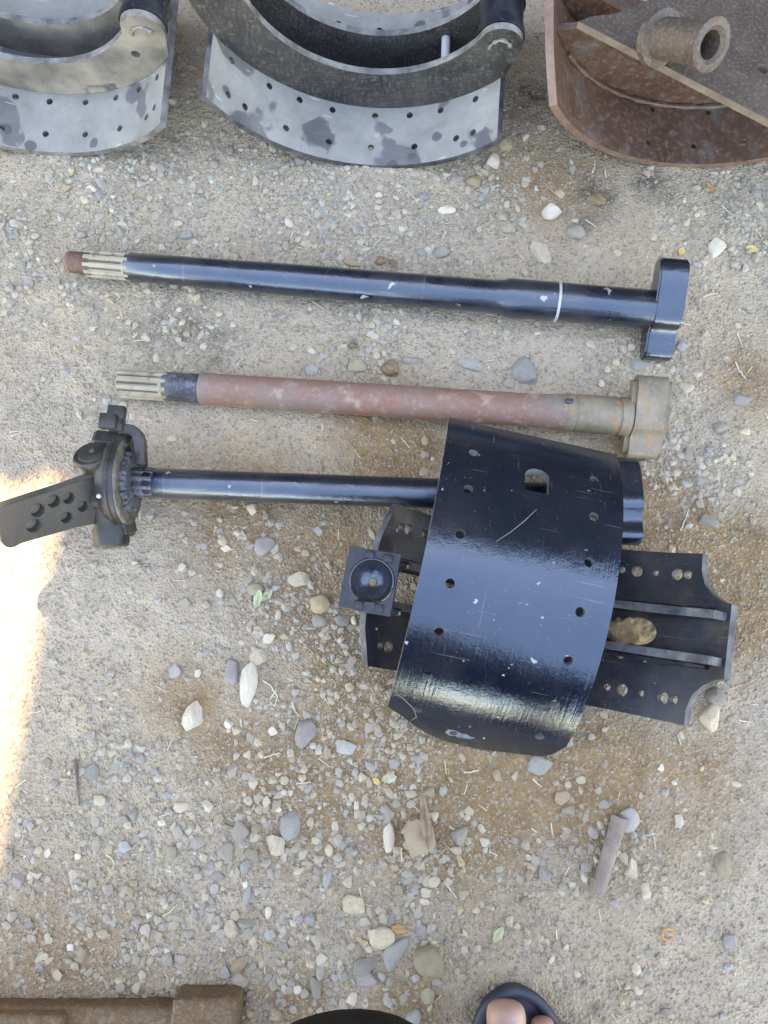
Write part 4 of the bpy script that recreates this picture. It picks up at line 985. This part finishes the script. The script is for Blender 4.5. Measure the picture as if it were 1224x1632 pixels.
scatter('gravel', 16500, .0013, .0066, 2.2, True, 'loose grey and beige gravel scattered over the packed dirt', 5, .035, True)
scatter('grit', 66000, .0006, .0021, 1.25, False, 'fine stone grit strewn across the packed dirt', 6, .30, False)

# ------------------------------------------------------------------ rod, chip, leaves, twigs, block
def rod():
    A, B = at(985, 1302), at(950, 1420); ax = B - A; L = ax.length
    root = empty('rusty_rod', (A.x, A.y, .0055), Vector((ax.x, ax.y, 0)).to_track_quat('X', 'Z').to_euler())
    tag(root, 'short dull rusty steel rod half sunk in the dust at lower right', 'rod')
    link('shank', lathe([(0, .0074), (.002, .0080), (L * .5, .0079), (L * .9, .0076), (L, .0070)], 24), M_rod, root)
    link('rim', lathe([(-.0015, .0072), (-.001, .0085), (.004, .0087), (.006, .0078)], 24), M_rod, root)
rod()
def chip():
    p = at(670, 1335)
    k = ppm(1335)
    px = [(653, 1306), (664, 1302), (676, 1306), (690, 1318), (693, 1340), (690, 1352), (672, 1357), (655, 1365), (650, 1350), (645, 1335), (646, 1318)]
    pts = [((at(a, b).x - p.x), (at(a, b).y - p.y)) for a, b in px]
    o = link('stone_chip', plate(pts, [], lambda u, v: Vector((u, v, .011 + .2 * v * .3)), lambda u, v: Vector((u * 1.04, v * 1.04, -.004)), .01, grid=False), STN['t'], None, 25)
    o.location = (p.x, p.y, 0)
    tag(o, 'flat brown stone chip with a dry brown leaf lying across it', 'stone')
chip()
def mat_leaf(name, a, b):
    n = NT(name); return n.done(n.mix(n.ramp(n.noise(130, 4), .35, .65), a, b), .7, n.bump(n.noise(260, 3), .4, .001))
L_yel = mat_leaf('yellow_leaf', (.55, .36, .08), (.62, .45, .16)); L_brn = mat_leaf('dry_brown_leaf', (.16, .095, .05), (.27, .18, .11)); L_grn = mat_leaf('faded_green_leaf', (.33, .34, .17), (.45, .44, .26)); L_org = mat_leaf('orange_leaf', (.40, .19, .06), (.46, .27, .11))
def leaf(px, py, ln, wd, ang, mat, label, z=.002, curl=.25, fold=.2):
    p = at(px, py); k = ppm(py); Lh, Wh = ln / k / 2, wd / k / 2
    V, F_ = [], []; n_ = 9
    for i in range(n_):
        u_ = i / (n_ - 1); x = (u_ - .5) * 2 * Lh; wv_ = Wh * (math.sin(math.pi * min(1, u_ * .94 + .05)) ** .8) * (1 + .15 * math.sin(i * 2.3)); zc = curl * Lh * (u_ - .5) ** 2 * 2
        for s in (-1, 0, 1):
            zz = zc + abs(s) * wv_ * fold + .0003 * math.sin(i * 1.7 + s)
            V.append((x, s * wv_, zz))
    m0 = len(V); V += [(x, y, z_ - .0005) for x, y, z_ in V]
    for i in range(n_ - 1):
        for s in range(2):
            a_ = i * 3 + s; q = (a_, a_ + 3, a_ + 4, a_ + 1); F_.append(q); F_.append(tuple(m0 + j for j in reversed(q)))
    root = link('leaf', mesh_from(V, F_), mat, None, 60)
    root.location = (p.x, p.y, float(gheight(p.x, p.y)) + z); root.rotation_euler = (rng.uniform(-.1, .1), rng.uniform(-.1, .1), -R_(ang))
    rib = link('midrib', tube([(-Lh * 1.15, 0, curl * Lh * .5), (0, 0, .0004), (Lh * .8, 0, curl * Lh * .35)], [.0005, .0004, .0002], 5), mat, root, 60)
    tag(root, label, 'leaf')
leaf(677, 1305, 86, 15, 84, L_brn, 'dry brown folded leaf lying across the flat stone chip', z=.019, curl=.06, fold=.5)
leaf(1135, 297, 18, 11, 60, L_org, 'orange-yellow leaf scrap below the rusty brake shoe')
leaf(1087, 400, 15, 10, -60, L_yel, 'yellow leaf scrap just above the far shaft\'s cam head')
leaf(1201, 394, 20, 12, 10, L_yel, 'yellow leaf scrap near the right edge, level with the far shaft')
leaf(574, 1499, 14, 7, 35, L_yel, 'bright yellow petal left of the beige round stone')
leaf(583, 1503, 9, 6, -40, L_yel, 'smaller bright yellow petal touching the first by the beige round stone')
leaf(600, 1246, 14, 9, 40, L_yel, 'yellow leaf scrap below the glossy shoe\'s left side')
leaf(621, 1241, 24, 15, -10, L_grn, 'faded green leaf scrap next to a yellow one below the glossy shoe')
leaf(738, 1377, 16, 5, 70, L_yel, 'thin yellow leaf sliver below the grey stone right of the leaf-covered chip')
leaf(410, 955, 30, 14, 105, L_grn, 'faded green crumpled leaf in the gravel left of the cupped block', curl=.4)
leaf(426, 948, 22, 12, -50, L_grn, 'smaller faded green leaf touching the crumpled one in the gravel')
leaf(795, 1490, 26, 15, -55, L_grn, 'faded green leaf on the dust above the sandal')
leaf(636, 1481, 24, 14, 10, L_org, 'dry orange-brown leaf right of the beige round stone')
leaf(113, 273, 14, 6, 95, L_yel, 'pale yellow straw-like scrap below the left brake shoe')
leaf(592, 851, 20, 8, 60, L_grn, 'pale green leaf tip beside the third shaft near the shoe wing')
def ringbit():
    p = at(1063, 1487)
    V = []
    o = link('bottle_ring', tube([(.0065 * math.cos(a), .0058 * math.sin(a), .003 + .0012 * math.sin(a)) for a in np.linspace(0, 5.6, 22)], [.0014] * 21 + [.0006], 8), L_org, None, 60)
    o.location = (p.x, p.y, 0); tag(o, 'small broken orange ring lying in the dust at lower right', 'ring')
ringbit()
M_straw = mat_leaf('dry_straw', (.50, .42, .27), (.60, .53, .38)); M_twig = mat_leaf('dark_twig', (.10, .075, .055), (.17, .13, .095))
def stick(name, pxs, rad, mat, label, cat, grp=None):
    P = [at(a, b) for a, b in pxs]; c0 = P[0]
    # refine with a gentle curve
    pts = []
    for i in range(len(P) - 1):
        for q in np.linspace(0, 1, 5, endpoint=False): pts.append(P[i].lerp(P[i + 1], q))
    pts.append(P[-1])
    pts = [Vector((p.x - c0.x + rng.uniform(-.0003, .0003), p.y - c0.y + rng.uniform(-.0003, .0003), float(gheight(p.x, p.y)) + rad + .0008 + rng.uniform(0, .0006))) for p in pts]
    n_ = len(pts); o = link(name, tube(pts, [rad * (1 - .45 * i / n_) for i in range(n_)], 6), mat, None, 60)
    o.location = (c0.x, c0.y, 0); tag(o, label, cat, grp)
stick('twig', [(116, 1212), (120, 1235), (126, 1284)], .0021, M_twig, 'dark straight twig lying upright in the lower left dirt', 'twig')
for pxs, lab in (
 ([(418, 1084), (430, 1092), (442, 1110), (437, 1126), (430, 1118)], 'looped pale straw right of the long whitish pebble'),
 ([(168, 1363), (178, 1372), (180, 1382), (174, 1392)], 'curled pale straw in the lower left gravel'),
 ([(98, 1377), (106, 1374), (113, 1366)], 'short pale straw bent beside the sunlit patch end'),
 ([(258, 1462), (270, 1454), (281, 1443)], 'straight pale straw slanting in the lower left gravel'),
 ([(421, 1207), (434, 1203), (446, 1200)], 'pale flat straw below the violet-grey egg-shaped stone'),
 ([(497, 476), (507, 484), (517, 490)], 'pale straw touching the near side of the far shaft'),
 ([(769, 577), (778, 576), (785, 575)], 'short white straw above the rusty shaft'),
 ([(945, 272), (949, 264), (950, 252)], 'curved pale straw below the rusty shoe\'s left end'),
 ([(1153, 325), (1160, 332), (1167, 340)], 'pale straw below the rusty shoe at far right'),
 ([(1121, 473), (1133, 468), (1145, 466)], 'pale straw right of the far shaft\'s cam head'),
 ([(1081, 514), (1091, 517), (1101, 518)], 'thin straw sticking out from the cam head of the far shaft'),
 ([(1176, 530), (1181, 541), (1185, 553)], 'pale straw on brown dirt right of the cam head'),
 ([(1173, 577), (1180, 592), (1190, 604)], 'longer straw above the squarish blue-grey stone'),
 ([(712, 1412), (722, 1424), (728, 1432)], 'thin dry stem below the leaf-covered chip'),
 ([(850, 1242), (857, 1249), (864, 1255)], 'pale straw in brown dirt below the sharp blue-white flake'),
 ([(740, 1232), (752, 1231), (764, 1228)], 'pale straw just below the glossy shoe\'s lower edge'),
 ([(1085, 845), (1092, 830), (1098, 812)], 'thin straw in the reddish hollow right of the cam'),
 ([(1100, 928), (1110, 925), (1120, 926)], 'thin pale straw right of the upper wing of the black shoe'),
 ([(465, 1120), (470, 1135), (478, 1142)], 'dark thin stem above the violet-grey egg-shaped stone'),
 ([(1180, 1148), (1190, 1150), (1204, 1152)], 'faint straw near the right edge by the lower wing'),
 ([(640, 1352), (640, 1362), (641, 1374)], 'fine pale stem below the slim white pebble')):
    stick('straw', pxs, .0009, M_straw, lab, 'straw', 'bits of straw on the dirt')
# tiny chaff nobody could count
def chaff(cnt=520):
    r = np.random.default_rng(3); V, F_ = [], []
    for _ in range(cnt):
        x, y = r.uniform(-.6, .6), r.uniform(-.45, 1.0); L = r.uniform(.002, .008); a = r.uniform(0, 6.28); w_ = r.uniform(.0003, .0007); z = float(gheight(x, y)) + .0014
        dx, dy = math.cos(a) * L, math.sin(a) * L; nx_, ny_ = -math.sin(a) * w_, math.cos(a) * w_; b = len(V)
        V += [(x - dx - nx_, y - dy - ny_, z), (x + dx - nx_, y + dy - ny_, z + .0008), (x + dx + nx_, y + dy + ny_, z + .0008), (x - dx + nx_, y - dy + ny_, z), (x - dx, y - dy, z + .0006), (x + dx, y + dy, z + .0014)]
        F_ += [(b, b + 1, b + 5, b + 4), (b + 4, b + 5, b + 2, b + 3), (b, b + 4, b + 3), (b + 1, b + 2, b + 5), (b, b + 3, b + 2, b + 1)]
    o = link('chaff', mesh_from(V, F_), M_straw, None, None); tag(o, 'tiny bits of straw and chaff strewn over the dirt', 'chaff', kind='stuff')
chaff()
def block():
    """dirt-caked timber at the bottom left corner"""
    p = at(190, 1625, .02)
    root = empty('dirt_caked_block', (p.x, p.y, 0)); tag(root, 'brown dirt-caked timber block with a raised end, bottom left corner', 'timber')
    M_cake = mat_rust('caked_dirt', (.10, .056, .024), (.15, .092, .042), (.19, .125, .062), .95, 26, streak=(6, 60, 60))
    z = .022
    def seg(name, x0, x1, ytop, zt, amp, seed):
        A, B = at(x0, ytop, zt), at(x1, ytop, zt); yb = A.y - .12
        o = link(name, lumpy_box(B.x - A.x, .12, zt + .005, 4, amp, seed, bev=.0035), M_cake, root, 60)
        o.location = ((A.x + B.x) / 2 - p.x, A.y - .06 - p.y, (zt - .005) / 2)
    seg('beam', -160, 374, 1606, .020, .0016, 1)
    seg('raised_end', 272, 378, 1592, .030, .0018, 2)
    seg('raised_end', -160, 100, 1618, .032, .0018, 3)
block()
# lump of dry dirt in the channel of the lower shoe
pz = .062; p = at(1026, 1004, pz)
o = link('dirt_lump', lumpy_box(.060, .036, .022, 4, .0045, 9, bev=.006, freq=120, step=.0016), M_mud, None, 60); o.location = (p.x - .002, p.y, .0345); o.rotation_euler = (.2, .1, .4)
tag(o, 'straw-coloured lump of dry dirt in the channel of the lower black shoe', 'dirt lump')

# ------------------------------------------------------------------ the squatting photographer: one sandalled foot and a dark knee reach into view
def skin_mesh(nodes, edges, root=0, sub=2):
    me = bpy.data.meshes.new('skin'); me.from_pydata([n_[0] for n_ in nodes], edges, []); me.update()
    o = bpy.data.objects.new('tmp', me); col.objects.link(o)
    sk = o.modifiers.new('skin', 'SKIN'); sk.use_smooth_shade = True
    for i, n_ in enumerate(nodes):
        r_ = n_[1] if isinstance(n_[1], tuple) else (n_[1], n_[1]); me.skin_vertices[0].data[i].radius = r_
        me.skin_vertices[0].data[i].use_root = (i == root)
    ss = o.modifiers.new('sub', 'SUBSURF'); ss.levels = sub; ss.render_levels = sub
    dg = bpy.context.evaluated_depsgraph_get(); m2 = bpy.data.meshes.new_from_object(o.evaluated_get(dg)); bpy.data.objects.remove(o); return m2
n = NT('skin')
M_skin = n.done(n.mix(n.ramp(n.noise(30, 4), .3, .7), (.36, .20, .145), (.47, .285, .215)), .5, n.bump(n.noise(1, 3, .6, n.coord((60, 420, 60))), .5, .0012)); n.b.inputs['Subsurface Weight'].default_value = .15; n.b.inputs['Subsurface Radius'].default_value = (.01, .004, .002)
M_nail = NT('toenail').done((.47, .32, .26), .3)
n = NT('dark_trouser_cloth'); M_cloth = n.done(n.mix(n.ramp(n.noise(40, 4), .3, .7), (.014, .012, .011), (.024, .021, .019)), .95, n.bump(n.noise(700, 3), .4, .001), spec=.1)
n = NT('shirt_cloth'); M_shirt = n.done((.05, .055, .07), .9, n.bump(n.noise(500, 3), .3, .001))
n = NT('navy_rubber'); M_rub = n.done(n.mix(n.ramp(n.noise(35, 5), .35, .7), (.018, .023, .036), (.05, .058, .075)), .55, n.bump(n.noise(260, 3), .25, .0008))
M_hair = NT('black_hair').done((.012, .01, .009), .6)
def person():
    tp = at(806, 1598, .035)                     # tip of the big toe
    fx, fy = tp.x, tp.y
    kn = at(562, 1671, .36)                      # left knee
    nodes, ed = [], []
    def add(p, r, par=None):
        nodes.append((tuple(p), r)); i = len(nodes) - 1
        if par is not None: ed.append((par, i))
        return i
    pel = add((.06, -.78, .28), .11)
    sp1 = add((.05, -.80, .45), .105, pel); chest = add((.03, -.80, .64), .12, sp1); neck0 = add((.02, -.79, .79), .07, chest); neck1 = add((.02, -.78, .86), .048, neck0)
    head = add((.02, -.76, .93), .082, neck1); top = add((.02, -.765, 1.01), .078, head)
    # right leg: knee splayed out, foot forward
    hr = add((.17, -.73, .28), .085, pel); kr = add((.36, -.50, .44), .055, hr); cr = add((.27, -.56, .26), .05, kr); ar = add((fx + .035, fy - .19, .095), .036, cr)
    mr = add((fx + .035, fy - .115, .05), (.034, .026), ar); br = add((fx + .030, fy - .062, .034), (.040, .018), mr)
    # left leg
    hl = add((-.04, -.73, .28), .085, pel); kl = add((kn.x, kn.y - .03, kn.z - .015), .034, hl); cl = add((kn.x - .03, kn.y - .17, .20), .040, kl); al = add((kn.x - .05, kn.y - .34, .09), .036, cl)
    ml = add((kn.x - .05, kn.y - .27, .05), (.036, .024), al); bl = add((kn.x - .05, kn.y - .215, .035), (.042, .017), ml)
    # arms resting on the thighs
    for s in (-1, 1):
        sh = add((.03 + s * .16, -.78, .73), .055, chest); el = add((.03 + s * .24, -.74, .50), .042, sh); wr = add((.03 + s * .17, -.56, .45), .028, el); pm = add((.03 + s * .15, -.50, .45), (.034, .014), wr)
        for k in range(4): f1 = add((.03 + s * (.13 + .018 * k), -.46, .45), .009, pm); add((.03 + s * (.13 + .018 * k), -.425 + .006 * abs(k - 1.5), .44), .008, f1)
        th = add((.03 + s * .105, -.49, .455), .010, pm); add((.03 + s * .09, -.465, .455), .009, th)
    body = link('person', skin_mesh(nodes, ed, 0, 2), M_skin, None, 180)
    tag(body, 'squatting photographer: bare toes in a navy sandal and a dark trouser knee', 'person')
    # toes of both feet are grown on as their own fingers of skin, rooted in the foot
    def toes(bx, by, m):
        spec = [(0, 0, .0245, .0225), (.035, -.014, .0145, .0145), (.060, -.022, .0115, .011), (.077, -.031, .0105, .010), (.094, -.044, .0095, .009)]
        for dx, dy, r0, r1 in spec:
            t = skin_mesh([((bx + m * (dx * .8 + .004), by + dy - .062, .028), r0 * .85), ((bx + m * dx, by + dy - .034, .034), r0 * .80), ((bx + m * dx, by + dy - .012, .035), r1 * .98), ((bx + m * dx, by + dy - .002, .034), r1 * .66)], [(0, 1), (1, 2), (2, 3)], 0, 3)
            o = link('toe', t, M_skin, body, 180)
            nl = link('toenail', lathe([(-.0006, .0002), (.0006, r1 * .35), (.0002, r1 * .62), (-.0012, r1 * .7)], 20, cap=False, axis='Z'), M_nail, o, 60)
            nl.location = (bx + m * dx, by + dy - .014 - r1 * .3, .0345 + r1 * .80); nl.rotation_euler = (-.25, 0, 0); nl.scale = (.72, .8, 1)
    toes(fx, fy + .0045, 1); toes(kn.x - .02, kn.y - .175, -1)
    def sandal(bx, by, m):
        # sole outline with a raised rubber rim around the toes
        half = [(-.030, -.30), (-.037, -.26), (-.034, -.20), (-.033, -.12), (-.038, -.07), (-.035, -.035), (-.024, -.006), (.002, .010), (.024, .006), (.044, -.016), (.060, -.050), (.066, -.09), (.060, -.14), (.052, -.20), (.046, -.26), (.028, -.305), (0, -.315)]
        ol = [(bx + m * x, by + y) for x, y in half]
        # smooth it
        for _ in range(2):
            q = []
            for i in range(len(ol)):
                a, b = Vector(ol[i]), Vector(ol[(i + 1) % len(ol)]); q += [tuple(a.lerp(b, .25)), tuple(a.lerp(b, .75))]
            ol = q
        so = link('sandal', plate(ol, [], lambda u, v: Vector((u, v, .019)), lambda u, v: Vector((u, v, -.002)), .05, grid=False), M_rub, body, 40)
        P = [Vector((x, y, .021)) for x, y in ol]; P.append(P[0]); P.append(P[1])
        link('rim', tube(P, .0058, 8, cap=False), M_rub, so, 60)
        cx, cy = bx + m * .02, by - .13
        st = [Vector((cx + .055 * math.cos(a) * 1.02, cy + .0 , .02 + .052 * math.sin(a))) for a in np.linspace(math.pi, 0, 13)]
        bm = bmesh.new(); rows = [[bm.verts.new(q + Vector((0, s, 0))) for s in (-.028, .028)] for q in st]
        for a, b in zip(rows, rows[1:]): bm.faces.new((a[0], a[1], b[1], b[0]))
        bmesh.ops.solidify(bm, geom=list(bm.faces), thickness=.004); link('strap', from_bm(bm), M_rub, so, 60)
    sandal(fx + .004, fy - .004, 1); sandal(kn.x - .02, kn.y - .175, -1)
    tr = skin_mesh([((.06, -.78, .28), .125), ((.17, -.73, .28), .10), ((.36, -.50, .44), .066), ((.27, -.56, .26), .064), ((fx + .05, fy - .20, .14), .052),
                    ((-.04, -.73, .28), .10), (tuple(kn), .074), ((kn.x - .03, kn.y - .17, .20), .062), ((kn.x - .05, kn.y - .33, .12), .052), ((.055, -.79, .40), .118)],
                   [(0, 1), (1, 2), (2, 3), (3, 4), (0, 5), (5, 6), (6, 7), (7, 8), (0, 9)], 0, 3)
    link('trousers', tr, M_cloth, body, 180)
    sh = skin_mesh([((.055, -.79, .38), .122), ((.05, -.80, .45), .12), ((.03, -.80, .64), .135), ((.02, -.79, .77), .08), ((-.13, -.78, .73), .068), ((-.19, -.75, .60), .058), ((.19, -.78, .73), .068), ((.25, -.75, .60), .058)], [(0, 1), (1, 2), (2, 3), (2, 4), (4, 5), (2, 6), (6, 7)], 1, 2)
    link('shirt', sh, M_shirt, body, 180)
    hb = skin_mesh([((.02, -.78, .94), .086), ((.02, -.785, 1.02), .086)], [(0, 1)], 0, 2); link('hair', hb, M_hair, body, 180)
    fc = body
    for s in (-1, 1):
        e_ = link('eye', lathe([(-.011, .0005), (-.008, .008), (0, .011), (.008, .008), (.011, .0005)], 16, axis='Y'), NT('eye').done((.6, .6, .58), .2), body); e_.location = (.02 + s * .032, -.685, .96)
        r_ = link('ear', lathe([(-.006, .0005), (-.005, .02), (.004, .024), (.006, .012)], 16), M_skin, body); r_.location = (.02 + s * .083, -.77, .95)
    ns = link('nose', skin_mesh([((.02, -.685, .95), .008), ((.02, -.668, .925), .013)], [(0, 1)], 0, 2), M_skin, body, 180)
    mo = link('mouth', tube([(-.005, -.682, .885), (.02, -.676, .885), (.045, -.682, .885)], [.002, .005, .002], 8), NT('lip').done((.32, .12, .10), .5), body, 60)
person()
